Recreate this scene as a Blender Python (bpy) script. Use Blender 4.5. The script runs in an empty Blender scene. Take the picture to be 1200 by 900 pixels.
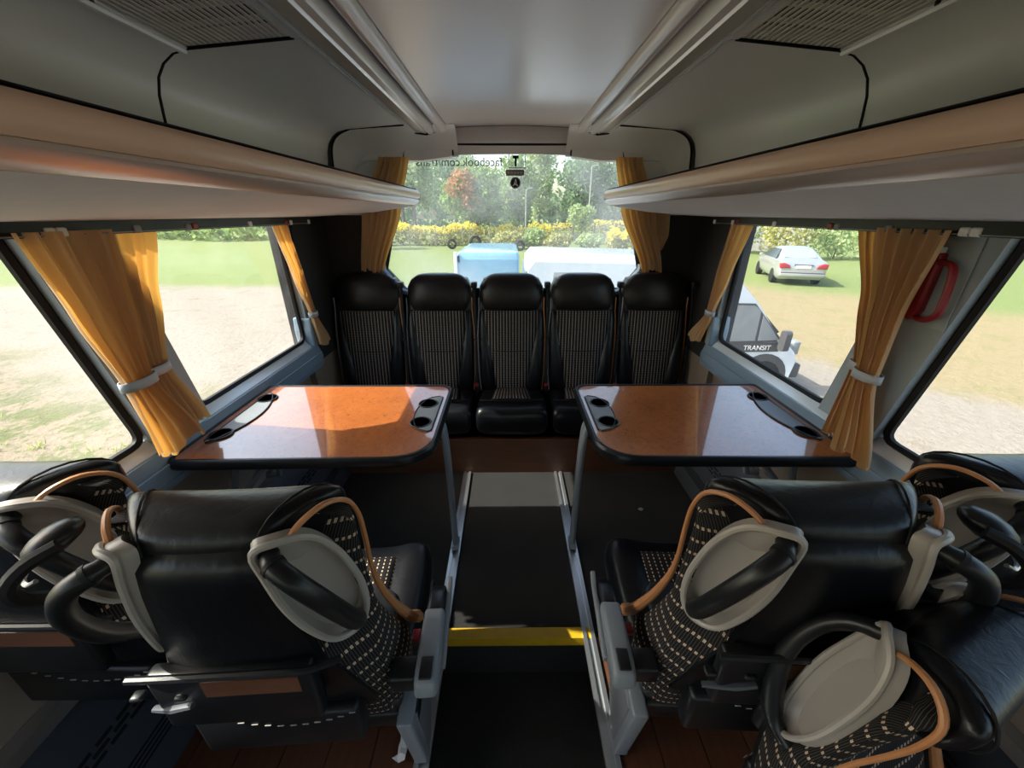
import bpy, bmesh, math, random
import numpy as np
from mathutils import Vector, Matrix
random.seed(7); RNG = np.random.default_rng(11)
SC = bpy.context.scene; COL = SC.collection
PI = math.pi

# ------------------------------------------------------------------ camera
cam_data = bpy.data.cameras.new('camera'); cam = bpy.data.objects.new('camera', cam_data); COL.objects.link(cam)
FPX = 451.0; PITCH = math.atan(200 / FPX)
cam_data.sensor_width = 36; cam_data.lens = 36 * FPX / 1200; cam_data.clip_start = 0.02; cam_data.clip_end = 600
cam.location = (-0.02, 0, 1.45); cam.rotation_euler = (PI / 2 - PITCH, 0, -math.radians(0.46))
SC.camera = cam

# ------------------------------------------------------------------ sky, sun, exposure
SUN_EL = math.radians(42.5)
world = bpy.data.worlds.new('world'); SC.world = world; world.use_nodes = True
wn = world.node_tree; wn.nodes.clear()
sky = wn.nodes.new('ShaderNodeTexSky'); sky.sky_type = 'NISHITA'; sky.sun_disc = False
sky.sun_elevation = SUN_EL; sky.sun_rotation = -PI / 2; sky.air_density = 1.3; sky.dust_density = 3.5; sky.ozone_density = 1.0
bg = wn.nodes.new('ShaderNodeBackground'); bg.inputs[1].default_value = 0.40
wo = wn.nodes.new('ShaderNodeOutputWorld')
wn.links.new(sky.outputs[0], bg.inputs[0]); wn.links.new(bg.outputs[0], wo.inputs[0])
sd = bpy.data.lights.new('sun', 'SUN'); sd.energy = 8.0; sd.angle = math.radians(0.6); sd.color = (1, 0.95, 0.87)
sun = bpy.data.objects.new('sun', sd); COL.objects.link(sun)
trav = Vector((math.cos(SUN_EL), 0.02, -math.sin(SUN_EL)))
sun.rotation_euler = trav.to_track_quat('-Z', 'Y').to_euler(); sun.location = (-30, 5, 30)
VS = SC.view_settings
VS.view_transform = 'Standard'; VS.look = 'None'; VS.exposure = 0.42; VS.gamma = 1.0; VS.use_curve_mapping = False

# ------------------------------------------------------------------ node helpers / materials
class NT:
    def __init__(s, name):
        s.m = bpy.data.materials.new(name); s.m.use_nodes = True
        s.t = s.m.node_tree; s.t.nodes.clear(); s.out = s.t.nodes.new('ShaderNodeOutputMaterial')
    def n(s, typ, ins=None, **props):
        nd = s.t.nodes.new('ShaderNode' + typ)
        for k, v in props.items(): setattr(nd, k, v)
        for k, v in (ins or {}).items(): s.set(nd.inputs[k], v)
        return nd
    def set(s, sock, v):
        if isinstance(v, bpy.types.NodeSocket): s.t.links.new(v, sock)
        elif isinstance(v, bpy.types.Node): s.t.links.new(v.outputs[0], sock)
        else:
            if isinstance(v, tuple) and len(v) == 3 and sock.type == 'RGBA': v = (*v, 1)
            sock.default_value = v
    def math(s, op, a, b=None, c=None, clamp=False):
        nd = s.n('Math', operation=op); nd.use_clamp = clamp
        s.set(nd.inputs[0], a)
        if b is not None: s.set(nd.inputs[1], b)
        if c is not None: s.set(nd.inputs[2], c)
        return nd.outputs[0]
    def mix(s, f, a, b):
        nd = s.n('Mix', data_type='RGBA'); s.set(nd.inputs[0], f); s.set(nd.inputs[6], a); s.set(nd.inputs[7], b)
        return nd.outputs[2]
    def noise(s, scale, detail=3, vec=None, rough=0.5, dist=0.0):
        nd = s.n('TexNoise'); nd.inputs['Scale'].default_value = scale; nd.inputs['Detail'].default_value = detail
        nd.inputs['Roughness'].default_value = rough; nd.inputs['Distortion'].default_value = dist
        if vec is not None: s.set(nd.inputs['Vector'], vec)
        return nd.outputs[0]
    def step(s, v, lo, hi):
        nd = s.n('MapRange'); nd.interpolation_type = 'SMOOTHSTEP'
        s.set(nd.inputs[0], v); s.set(nd.inputs[1], lo); s.set(nd.inputs[2], hi)
        return nd.outputs[0]
    def bsdf(s, color, rough=0.5, metal=0.0, spec=0.5, coat=0.0, bump=None, bstr=0.3, bdist=0.01, trans=None, **kw):
        b = s.n('BsdfPrincipled'); s.set(b.inputs['Base Color'], color); s.set(b.inputs['Roughness'], rough)
        b.inputs['Metallic'].default_value = metal; b.inputs['Specular IOR Level'].default_value = spec
        b.inputs['Coat Weight'].default_value = coat; b.inputs['Coat Roughness'].default_value = 0.04
        for k, v in kw.items(): s.set(b.inputs[k], v)
        if bump is not None:
            bp = s.n('Bump', {'Strength': bstr, 'Distance': bdist, 'Height': bump}); s.t.links.new(bp.outputs[0], b.inputs['Normal'])
        return b
    def done(s, sh):
        s.t.links.new(sh.outputs[0], s.out.inputs[0]); return s.m
def obc(t): return t.n('TexCoord').outputs['Object']
def simple(name, col, rough=0.5, metal=0.0, spec=0.5, var=0.12, vscale=6, bscale=None, bstr=0.2, coat=0.0, bdist=0.004):
    t = NT(name); oc = obc(t)
    f = t.noise(vscale, 3, oc)
    c = t.mix(f, tuple(v * (1 - var) for v in col), tuple(min(1, v * (1 + var)) for v in col))
    b = t.noise(bscale, 3, oc) if bscale else None
    return t.done(t.bsdf(c, rough, metal, spec, coat, b, bstr, bdist))

M = {}
M['ceil'] = simple('ceiling_plastic', (0.74, 0.725, 0.72), 0.24, var=0.03, vscale=2, spec=0.5)
M['cove'] = simple('cove_plastic', (0.84, 0.85, 0.84), 0.30, var=0.03, vscale=2)
M['under'] = simple('rack_underside_felt', (0.66, 0.67, 0.71), 0.8, var=0.05, vscale=30, bscale=300, bstr=0.1)
M['chrome'] = simple('brushed_metal_strip', (0.74, 0.68, 0.63), 0.36, metal=0.6, var=0.05)
M['diff'] = simple('lamp_diffuser', (0.75, 0.76, 0.76), 0.25, var=0.03)
M['alu'] = simple('aluminium', (0.62, 0.64, 0.66), 0.3, metal=0.9, var=0.06)
M['grey'] = simple('grey_plastic', (0.22, 0.235, 0.25), 0.42, var=0.06, vscale=20, bscale=200, bstr=0.05)
M['greydark'] = simple('dark_grey_plastic', (0.045, 0.052, 0.065), 0.5, var=0.06)
M['greymetal'] = simple('grey_painted_metal', (0.26, 0.285, 0.31), 0.38, metal=0.1, var=0.05)
M['sill'] = simple('blue_grey_sill', (0.24, 0.33, 0.43), 0.22, metal=0.15, var=0.08, vscale=3)
M['sill_sheen'] = simple('sill_edge_sky_sheen', (0.72, 0.80, 0.86), 0.2, metal=0.35, var=0.06, vscale=3)  # lighter than the sill: sky highlight put into the edge colour
M['pillar'] = simple('pillar_grey_blue', (0.33, 0.40, 0.45), 0.4, var=0.04)
M['rubber'] = simple('black_rubber', (0.010, 0.010, 0.012), 0.6, spec=0.25, var=0.2)
M['blackpl'] = simple('black_plastic', (0.008, 0.009, 0.011), 0.36, spec=0.4, var=0.2, bscale=250, bstr=0.04)
M['blackwall'] = simple('charcoal_wall', (0.016, 0.016, 0.019), 0.75, var=0.25, vscale=60, bscale=400, bstr=0.15)
M['tan'] = simple('beige_side_panel', (0.27, 0.205, 0.16), 0.6, var=0.08, vscale=5, bscale=250, bstr=0.08)
M['slat'] = simple('vent_slat_plastic', (0.72, 0.70, 0.64), 0.5, var=0.04)
M['beige'] = simple('beige_shell', (0.38, 0.345, 0.31), 0.38, var=0.04)
M['piping'] = simple('tan_leather_piping', (0.50, 0.215, 0.085), 0.42, var=0.15, vscale=40, bscale=120, bstr=0.2)
M['red'] = simple('red_plastic', (0.26, 0.008, 0.018), 0.35, var=0.1)
M['yellow'] = simple('yellow_step_edge', (0.58, 0.35, 0.012), 0.45, var=0.15, vscale=25)
M['white'] = simple('white_paper', (0.8, 0.8, 0.8), 0.7, var=0.05)
M['tie'] = simple('grey_tie_band', (0.42, 0.46, 0.50), 0.5, var=0.05)

def leather(name, col, rough):
    t = NT(name); oc = obc(t)
    mp = t.n('Mapping', {'Vector': oc, 'Scale': (9, 9, 3)})
    w = t.noise(3.5, 4, mp, 0.6, 1.2); g = t.noise(260, 2, oc)
    h = t.math('ADD', t.math('MULTIPLY', w, 1.0), t.math('MULTIPLY', g, 0.10))
    c = t.mix(w, tuple(v * 0.75 for v in col), tuple(v * 1.3 for v in col))
    r = t.math('ADD', rough - 0.06, t.math('MULTIPLY', w, 0.12))
    return t.done(t.bsdf(c, r, 0, 0.32, 0, h, 0.16, 0.006))
M['leather'] = leather('black_leather', (0.005, 0.0055, 0.0075), 0.31)
M['leather2'] = leather('black_leather_worn', (0.010, 0.0095, 0.010), 0.36)

def fabric(name, du, dv, wu, wv, lines, base=(0.010, 0.009, 0.010), dot=(0.62, 0.47, 0.34)):
    t = NT(name); uv = t.n('TexCoord').outputs['UV']; sp = t.n('SeparateXYZ', {0: uv})
    u, v = sp.outputs[0], sp.outputs[1]
    iu = t.math('FLOOR', t.math('DIVIDE', u, du))
    fu = t.math('FRACT', t.math('DIVIDE', u, du))
    off = 0.0
    fv = t.math('FRACT', t.math('ADD', t.math('DIVIDE', v, dv), off))
    mu = t.math('LESS_THAN', t.math('ABSOLUTE', t.math('SUBTRACT', fu, 0.5)), wu / 2)
    mv = t.math('LESS_THAN', t.math('ABSOLUTE', t.math('SUBTRACT', fv, 0.5)), wv / 2)
    d = t.math('MULTIPLY', mu, mv)
    ln = t.math('LESS_THAN', t.math('FRACT', t.math('DIVIDE', v if lines[2] else u, lines[0])), lines[1])
    nz = t.noise(70, 2, uv)
    base_c = t.mix(t.math('MULTIPLY', ln, lines[3]), base, (0.42, 0.36, 0.30))
    dc = t.mix(nz, tuple(x * 0.6 for x in dot), tuple(min(1, x * 1.25) for x in dot))
    c = t.mix(d, base_c, dc)
    return t.done(t.bsdf(c, 0.85, 0, 0.2, 0, t.noise(900, 1, uv), 0.3, 0.002))
M['fab'] = fabric('dashed_seat_fabric', 0.011, 0.034, 0.50, 0.20, (0.0055, 0.16, False, 0.22))
M['fabdot'] = fabric('dotted_seat_fabric', 0.0175, 0.0125, 0.20, 0.52, (0.0175, 0.03, False, 0.1))
M['fabbench'] = fabric('bench_seat_fabric', 0.0185, 0.0105, 0.28, 0.62, (0.0185, 0.05, False, 0.2), dot=(0.40, 0.34, 0.29))

def mat_wood_plank():
    t = NT('plank_wood'); oc = obc(t); mp = t.n('Mapping', {'Vector': oc, 'Scale': (26, 1.6, 26)})
    oi = t.n('ObjectInfo').outputs['Random']
    n = t.noise(1.6, 5, mp, 0.65, 0.6)
    c = t.mix(n, (0.055, 0.019, 0.010), (0.17, 0.068, 0.034))
    c = t.mix(t.math('MULTIPLY', oi, 0.35), c, (0.05, 0.018, 0.010))
    return t.done(t.bsdf(c, 0.42, 0, 0.4, 0, n, 0.1, 0.003))
M['plank'] = mat_wood_plank()
def mat_riser():
    t = NT('riser_wood'); oc = obc(t); mp = t.n('Mapping', {'Vector': oc, 'Scale': (2, 20, 24)})
    n = t.noise(1.6, 4, mp, 0.6, 0.5)
    return t.done(t.bsdf(t.mix(n, (0.07, 0.026, 0.013), (0.15, 0.062, 0.034)), 0.45))
M['riser'] = mat_riser()
def mat_fascia():
    t = NT('rack_fascia_laminate'); oc = obc(t); mp = t.n('Mapping', {'Vector': oc, 'Scale': (20, 1.0, 20)})
    n = t.noise(2.0, 4, mp, 0.6, 0.4)
    return t.done(t.bsdf(t.mix(n, (0.68, 0.46, 0.34), (0.80, 0.58, 0.44)), 0.30))
M['fascia'] = mat_fascia()
def mat_burl():
    t = NT('burl_wood'); oc = obc(t)
    d = t.noise(7, 4, oc, 0.6, 1.5)
    mp = t.n('VectorMath', operation='SCALE'); t.set(mp.inputs[0], oc); mp.inputs['Scale'].default_value = 1
    a = t.noise(75, 6, oc, 0.75, 1.2)
    sp = t.step(a, 0.50, 0.68)
    c = t.mix(d, (0.30, 0.078, 0.020), (0.56, 0.18, 0.045))
    c = t.mix(t.math('MULTIPLY', sp, 0.8), c, (0.075, 0.022, 0.012))
    return t.done(t.bsdf(c, 0.30, 0, 0.5, 1.0, **{'Coat IOR': 2.1}))
M['burl'] = mat_burl()
def mat_carpet():
    t = NT('carpet_charcoal'); oc = obc(t)
    a = t.noise(420, 2, oc); b = t.noise(6, 3, oc)
    c = t.mix(a, (0.008, 0.008, 0.008), (0.075, 0.072, 0.068))
    c = t.mix(t.math('MULTIPLY', b, 0.5), c, (0.012, 0.012, 0.013))
    return t.done(t.bsdf(c, 0.95, 0, 0.1, 0, a, 0.7, 0.004))
M['carpet'] = mat_carpet()
def mat_curtain():
    t = NT('curtain_cloth'); oc = obc(t)
    w = t.noise(320, 1, oc); n = t.noise(5, 2, oc)
    c = t.mix(n, (0.56, 0.39, 0.235), (0.64, 0.46, 0.285))
    df = t.n('BsdfDiffuse', {'Color': c}); tr = t.n('BsdfTranslucent', {'Color': (0.95, 0.50, 0.10, 1)})
    bp = t.n('Bump', {'Strength': 0.15, 'Distance': 0.001, 'Height': w}); t.t.links.new(bp.outputs[0], df.inputs['Normal'])
    mx = t.n('MixShader', {0: 0.30}); t.t.links.new(df.outputs[0], mx.inputs[1]); t.t.links.new(tr.outputs[0], mx.inputs[2])
    return t.done(mx)
M['curtain'] = mat_curtain()
def mat_glass(name, tint, dirt_haze):
    t = NT(name); lw = t.n('LayerWeight', {'Blend': 0.5}); fr = t.math('MULTIPLY_ADD', t.math('POWER', lw.outputs['Facing'], 5.0), 0.6, 0.025)
    tr = t.n('BsdfTransparent', {'Color': (*tint, 1)}); gl = t.n('BsdfGlossy', {'Roughness': 0.02})
    m1 = t.n('MixShader', {0: fr}); t.t.links.new(tr.outputs[0], m1.inputs[1]); t.t.links.new(gl.outputs[0], m1.inputs[2])
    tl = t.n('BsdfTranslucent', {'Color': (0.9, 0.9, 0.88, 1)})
    dn = t.math('MULTIPLY', t.step(t.noise(3, 4, obc(t)), 0.2, 0.8), dirt_haze)  # patchy film: light dust on side panes, added haze on the rear one
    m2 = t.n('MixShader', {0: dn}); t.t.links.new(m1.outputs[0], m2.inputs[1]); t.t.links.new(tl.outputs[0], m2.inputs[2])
    return t.done(m2)
M['glass'] = mat_glass('window_glass', (0.95, 0.97, 0.96), 0.03)
M['glassrear'] = mat_glass('rear_window_glass', (0.93, 0.96, 0.95), 0.22)  # heavy film: haze over the far trees put into the pane

# ------------------------------------------------------------------ mesh helpers
def tag(o, label=None, cat=None, group=None, kind=None):
    if label: o['label'] = label
    if cat: o['category'] = cat
    if group: o['group'] = group
    if kind: o['kind'] = kind
    return o
def empty(name, loc=(0, 0, 0), rz=0, label=None, cat=None, group=None):
    o = bpy.data.objects.new(name, None); COL.objects.link(o); o.location = loc; o.rotation_euler = (0, 0, rz); o.empty_display_size = 0.05
    return tag(o, label, cat, group)
class MB:
    def __init__(s): s.v = []; s.f = []; s.mi = []; s.uv = {}
    def add(s, vs, fs, mi=0, uvs=None):
        b = len(s.v); s.v += [tuple(v) for v in vs]
        for f in fs:
            if uvs is not None: s.uv[len(s.f)] = [uvs[i] for i in f]
            s.f.append(tuple(i + b for i in f)); s.mi.append(mi)
        return s
    def box(s, x0, x1, y0, y1, z0, z1, mi=0):
        vs = [(x, y, z) for x in (x0, x1) for y in (y0, y1) for z in (z0, z1)]
        return s.add(vs, [(0, 1, 3, 2), (4, 6, 7, 5), (0, 4, 5, 1), (2, 3, 7, 6), (0, 2, 6, 4), (1, 5, 7, 3)], mi)
    def hexa(s, b4, t4, mi=0):
        return s.add(list(b4) + list(t4), [(3, 2, 1, 0), (4, 5, 6, 7), (0, 1, 5, 4), (1, 2, 6, 5), (2, 3, 7, 6), (3, 0, 4, 7)], mi)
    def prism(s, pts, axis, lo, hi, mi=0):
        def P(p, h):
            return {'x': (h, p[0], p[1]), 'y': (p[0], h, p[1]), 'z': (p[0], p[1], h)}[axis]
        n = len(pts)
        vs = [P(p, lo) for p in pts] + [P(p, hi) for p in pts]
        fs = [tuple(range(n))[::-1], tuple(range(n, 2 * n))] + [(i, (i + 1) % n, n + (i + 1) % n, n + i) for i in range(n)]
        return s.add(vs, fs, mi)
    def tube(s, pts, r, n=8, closed=False, mi=0, flat=None):
        P = [Vector(p) for p in pts]; m = len(P); R = r if isinstance(r, (list, tuple)) else [r] * m
        up = Vector((0, 0, 1)); vs = []; fs = []; prev = None
        for i in range(m):
            a = P[(i - 1) % m] if (closed or i > 0) else P[i]; b = P[(i + 1) % m] if (closed or i < m - 1) else P[i]
            t = (b - a).normalized()
            if prev is None:
                ref = up if abs(t.dot(up)) < 0.9 else Vector((0, 1, 0)); x = t.cross(ref).normalized()
            else:
                x = (prev - t * prev.dot(t)); x = x.normalized() if x.length > 1e-6 else t.cross(up).normalized()
            prev = x; y = t.cross(x)
            fl = flat if flat else 1.0
            for k in range(n):
                an = 2 * PI * k / n; vs.append(P[i] + x * math.cos(an) * R[i] + y * math.sin(an) * R[i] * fl)
        for i in range(m if closed else m - 1):
            j = (i + 1) % m
            for k in range(n): fs.append((i * n + k, i * n + (k + 1) % n, j * n + (k + 1) % n, j * n + k))
        if not closed: fs += [tuple(range(n))[::-1], tuple(range((m - 1) * n, m * n))]
        return s.add(vs, fs, mi)
    def loft(s, rings, cap=True, mi=0, uvrings=None, closed=True):
        n = len(rings[0]); m = len(rings); vs = [p for r in rings for p in r]; fs = []
        for i in range(m - 1):
            for k in range(n if closed else n - 1):
                fs.append((i * n + k, i * n + (k + 1) % n, (i + 1) * n + (k + 1) % n, (i + 1) * n + k))
        b = len(s.f)
        s.add(vs, fs, mi)
        if uvrings:
            q = 0
            for i in range(m - 1):
                for k in range(n if closed else n - 1):
                    u = uvrings; k2 = k + 1
                    s.uv[b + q] = [u[i][k], u[i][k2], u[i + 1][k2], u[i + 1][k]]; q += 1
        if cap and closed:
            base = len(s.v) - len(vs)
            s.f.append(tuple(base + k for k in range(n))[::-1]); s.mi.append(mi)
            s.f.append(tuple(base + (m - 1) * n + k for k in range(n))); s.mi.append(mi)
        return s
    def lathe(s, prof, c=(0, 0, 0), n=20, axis='z', mi=0, cap=True):
        rings = []
        for r, h in prof:
            ring = []
            for k in range(n):
                a = 2 * PI * k / n; x, y = r * math.cos(a), r * math.sin(a)
                p = {'z': (x, y, h), 'x': (h, x, y), 'y': (x, h, y)}[axis]
                ring.append((p[0] + c[0], p[1] + c[1], p[2] + c[2]))
            rings.append(ring)
        return s.loft(rings, cap, mi)
    def build(s, name, mats, parent=None, smooth=35, sub=0, bevel=0, bseg=2, recalc=True, loc=None):
        me = bpy.data.meshes.new(name); me.from_pydata(s.v, [], s.f)
        mats = mats if isinstance(mats, (list, tuple)) else [mats]
        for m in mats: me.materials.append(M[m] if isinstance(m, str) else m)
        me.polygons.foreach_set('material_index', s.mi)
        if s.uv:
            lay = me.uv_layers.new(name='uv')
            for p in me.polygons:
                u = s.uv.get(p.index)
                if u:
                    for li, c in zip(p.loop_indices, u): lay.data[li].uv = c
        me.update()
        if recalc:
            bm = bmesh.new(); bm.from_mesh(me); bmesh.ops.recalc_face_normals(bm, faces=bm.faces); bm.to_mesh(me); bm.free()
        if smooth:
            me.polygons.foreach_set('use_smooth', [True] * len(me.polygons))
            if not sub and not bevel: me.set_sharp_from_angle(angle=math.radians(smooth))
        o = bpy.data.objects.new(name, me); COL.objects.link(o)
        if parent is not None: o.parent = parent
        if loc: o.location = loc
        if bevel:
            md = o.modifiers.new('bevel', 'BEVEL'); md.width = bevel; md.segments = bseg; md.limit_method = 'ANGLE'; md.angle_limit = math.radians(40); md.harden_normals = False
        if sub:
            md = o.modifiers.new('sub', 'SUBSURF'); md.levels = sub; md.render_levels = sub
        return o
def copy_tree(o, parent=None):
    c = o.copy(); COL.objects.link(c)
    if parent is not None: c.parent = parent
    for ch in list(o.children): copy_tree(ch, c)
    return c
def lerp(a, b, t): return a + (b - a) * t
def interp(tab, z):
    if z <= tab[0][0]: return tab[0][1]
    for (a, va), (b, vb) in zip(tab, tab[1:]):
        if z <= b: return lerp(va, vb, (z - a) / (b - a))
    return tab[-1][1]
def smooth_path(pts, n=6, closed=False):
    P = [Vector(p) for p in pts]; m = len(P); out = []
    rng = range(m if closed else m - 1)
    for i in rng:
        p0 = P[(i - 1) % m] if closed or i > 0 else P[i]; p1 = P[i]; p2 = P[(i + 1) % m]; p3 = P[(i + 2) % m] if closed or i < m - 2 else P[(i + 1) % m]
        for k in range(n):
            t = k / n
            out.append(0.5 * ((2 * p1) + (p2 - p0) * t + (2 * p0 - 5 * p1 + 4 * p2 - p3) * t * t + (3 * p1 - p0 - 3 * p2 + p3) * t ** 3))
    if not closed: out.append(P[-1])
    return out
def rrect(x0, x1, y0, y1, r, n=5):
    rs = r if isinstance(r, (list, tuple)) else [r] * 4
    out = []
    for (cx, cy, a0, rr) in ((x1, y1, 0, rs[0]), (x0, y1, 90, rs[1]), (x0, y0, 180, rs[2]), (x1, y0, 270, rs[3])):
        sx = -1 if cx == x1 else 1; sy = -1 if cy == y1 else 1
        for k in range(n + 1):
            a = math.radians(a0 + 90 * k / n); out.append((cx + sx * rr + rr * math.cos(a), cy + sy * rr + rr * math.sin(a)))
    return out

GROUND = -1.37
YF = -4.6      # where the modelled part of the coach ends, behind the camera
# ================================================================== STRUCTURE OF THE COACH
ST = dict(kind='structure')
# ---- floors
fl = MB(); fl.box(-1.2, 1.2, 0.95, 2.52, -0.09, 0.0)
for sx in (-1, 1): fl.box(min(sx*0.285, sx*1.2), max(sx*0.285, sx*1.2), YF, 0.95, -0.25, -0.006)
fl.box(-0.285, 0.285, YF, 0.95, -0.30, -0.21); fl.box(-0.285, 0.285, 0.93, 0.955, -0.21, -0.02)
floor = tag(fl.build('floor', 'carpet', smooth=0), 'dark charcoal carpet floor with lowered aisle between the seats', 'floor', **ST)
pw = 0.129
pm = None
for sx in (-1, 1):
    for i in range(6):
        x0 = 0.292 + i * (pw + 0.003)
        b = MB(); b.box(0, pw, 0, 0.93 - YF, 0, 0.006)
        o = b.build('plank', 'plank', floor, smooth=0)
        o.location = (x0 if sx > 0 else -x0 - pw, YF, -0.006)
b = MB(); b.prism([(0.925, 0.004), (0.965, 0.006), (0.965, 0.0), (0.93, -0.035), (0.923, -0.035)], 'x', -0.283, 0.283)
tag(b.build('trim_1', 'yellow', smooth=0), 'yellow warning edge along the aisle step', 'trim', **ST)
for i, sx in enumerate((-1, 1)):       # seat rails
    b = MB(); x = sx * 0.275
    b.box(x - 0.022, x - 0.008, YF, 1.93, -0.004, 0.012); b.box(x + 0.008, x + 0.022, YF, 1.93, -0.004, 0.012); b.box(x - 0.008, x + 0.008, YF, 1.93, -0.004, 0.003)
    tag(b.build('trim_%d' % (i + 2), 'alu', smooth=0), 'aluminium seat track along the %s edge of the aisle' % ('left', 'right')[i], 'trim', **ST)
b = MB(); b.box(-1.15, 1.15, 1.935, 1.97, 0.0, 0.235)
tag(b.build('trim_4', 'riser', smooth=0), 'brown wooden riser under the rear bench', 'trim', **ST)
b = MB(); b.box(-1.15, 1.15, 1.97, 2.48, 0.0, 0.16)
tag(b.build('trim_5', 'blackpl', smooth=0), 'black plinth beneath the rear bench seats', 'trim', **ST)

# ---- side walls, sills, pillars, windows
SIDE = {-1: 'left', 1: 'right'}; LIT = {-1: 'sunlit', 1: 'shaded'}
PIL = dict(t0=0.905, t1=1.14, b0=1.03, b1=1.26)
def side_wall(sx):
    nm = SIDE[sx]
    w = MB()
    def bx(xa, xb, *r): w.box(min(sx*xa, sx*xb), max(sx*xa, sx*xb), *r)
    bx(1.17, 1.24, YF, 2.56, -0.3, 0.72)                 # lower panel
    bx(1.12, 1.24, YF, 2.56, 1.46, 1.97)                 # header above the windows
    wall = tag(w.build('wall_' + nm, 'tan', smooth=0), 'beige side panel below the %s windows' % nm, 'wall', **ST)
    d = MB(); d.box(min(sx*1.125, sx*1.24), max(sx*1.125, sx*1.24), 2.10, 2.56, 0.66, 1.47)
    d.build('rear_side_panel', 'blackwall', wall, smooth=0)
    d = MB(); d.box(min(sx*1.135, sx*1.172), max(sx*1.135, sx*1.172), 2.06, 2.5, 0.0, 0.66); d.build('lower_corner_panel', 'tan', wall, smooth=0)
    for k, y in enumerate((-1.9, -0.75, 0.32, 1.30)):
        d = MB(); d.box(min(sx*1.165, sx*1.175), max(sx*1.165, sx*1.175), y, y + 0.012, 0.3, 0.66); d.build('panel_joint', 'grey', wall, smooth=0)
    # sill: glossy bevelled profile
    def prof(p, y0, y1, name, m, par=None):
        q = MB(); q.prism([(sx * a, z) for a, z in p], 'y', y0, y1); return q.build(name, m, par, smooth=30)
    s = prof([(1.165, 0.635), (1.105, 0.64), (1.098, 0.70), (1.118, 0.762), (1.128, 0.765), (1.165, 0.765)], YF, 2.12, 'trim_%d' % (6 if sx < 0 else 7), 'sill')
    tag(s, 'blue-grey window sill moulding along the %s wall' % nm, 'trim', **ST)
    prof([(1.126, 0.757), (1.124, 0.768), (1.155, 0.803), (1.164, 0.806), (1.164, 0.757)], YF, 2.06, 'sill_edge', 'sill_sheen', s)
    for z0 in (0.66, 0.715):
        prof([(1.1005, z0), (1.096, z0 + .002), (1.096, z0 + .008), (1.1005, z0 + .01)], YF, 2.11, 'sill_ridge', 'sill', s)
    # end block by the rear pillar
    q = MB(); q.prism([(2.065, 0.765), (2.118, 0.765), (2.118, 0.93), (2.07, 0.93), (2.06, 0.86)], 'x', min(sx*1.105, sx*1.2), max(sx*1.105, sx*1.2))
    q.build('sill_end_block', 'sill', s, smooth=0, bevel=0.008)
    # pillars
    p = MB()
    def slab(t0, t1, b0, b1, xi=1.125, xo=1.164, zt=1.47, zb=0.79):
        p.hexa([(sx*xi, b0, zb), (sx*xo, b0, zb), (sx*xo, b1, zb), (sx*xi, b1, zb)], [(sx*xi, t0, zt), (sx*xo, t0, zt), (sx*xo, t1, zt), (sx*xi, t1, zt)])
    slab(PIL['t0'] + .008, PIL['t1'], PIL['b0'] + .008, PIL['b1'])
    slab(2.055, 2.115, 2.075, 2.115)
    slab(-0.62, -0.44, -0.62, -0.44)
    tag(p.build('trim_%d' % (8 if sx < 0 else 9), 'pillar', smooth=0), 'grey-blue window pillars on the %s side' % nm, 'trim', **ST)
    # windows
    wins = [(-0.44, -0.44, PIL['b0'], PIL['t0']), (PIL['b1'], PIL['t1'], 2.06, 2.04), (YF, YF, -0.62, -0.62)]
    for k, (b0, t0, b1, t1) in enumerate(wins):
        idx = {(-1, 0): 1, (-1, 1): 2, (1, 1): 4, (1, 0): 5, (-1, 2): 6, (1, 2): 7}[(sx, k)]
        z0, z1 = 0.80, 1.47
        q = MB(); c = [(sx*1.166, b0 - .02, z0 - .03), (sx*1.166, b1 + .03, z0 - .03), (sx*1.166, t1 + .03, z1), (sx*1.166, t0 - .02, z1)]
        c2 = [(sx*1.172, y, z) for _, y, z in c]; q.hexa(c, c2)
        win = tag(q.build('window_%d' % idx, 'glass', smooth=0), '%s side window pane %s' % (nm, ('beside the near seats', 'beside the table', 'toward the coach front')[k]), 'window', **ST)
        fr = MB(); cc = []
        r = 0.05
        for (y, z, dy, dz) in ((b0, z0, 1, 1), (b1, z0, -1, 1), (t1, z1, -1, -1), (t0, z1, 1, -1)):
            cc.append((y, z))
        pts = []
        for i in range(4):
            a = Vector(cc[i]); pr = Vector(cc[i - 1]); nx = Vector(cc[(i + 1) % 4])
            e0 = a + (pr - a).normalized() * r; e1 = a + (nx - a).normalized() * r
            for t in (0, .25, .5, .75, 1): pts.append((1 - t) ** 2 * e0 + 2 * t * (1 - t) * a + t * t * e1)
        fr.tube([(sx * 1.158, q_.x, q_.y) for q_ in pts], 0.013, 6, True); fr.build('window_seal', 'rubber', win)
for sx in (-1, 1): side_wall(sx)

# ---- rear wall and rear window
RW = [(-0.59, 1.80), (0.61, 1.80), (0.80, 1.13), (0.70, 1.0), (-0.68, 1.0), (-0.79, 1.13)]
Y0, Y1 = 2.5, 2.56
rw = MB()
def pane_poly(pts, mi=0): rw.prism(pts, 'y', Y0, Y1, mi)
pane_poly([(-1.24, -0.3), (1.24, -0.3), (1.24, 1.0), (-1.24, 1.0)])
pane_poly([(-1.24, 1.0), (-0.68, 1.0), (-0.79, 1.13), (-0.705, 1.44), (-1.24, 1.44)]); pane_poly([(1.24, 1.0), (1.24, 1.44), (0.71, 1.44), (0.80, 1.13), (0.70, 1.0)])
pane_poly([(-1.24, 1.44), (-0.705, 1.44), (-0.59, 1.80), (-0.59, 1.97), (-1.24, 1.97)], 1); pane_poly([(1.24, 1.44), (1.24, 1.97), (0.61, 1.97), (0.61, 1.80), (0.71, 1.44)], 1)
pane_poly([(-0.59, 1.80), (0.61, 1.80), (0.61, 1.97), (-0.59, 1.97)], 1)
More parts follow.
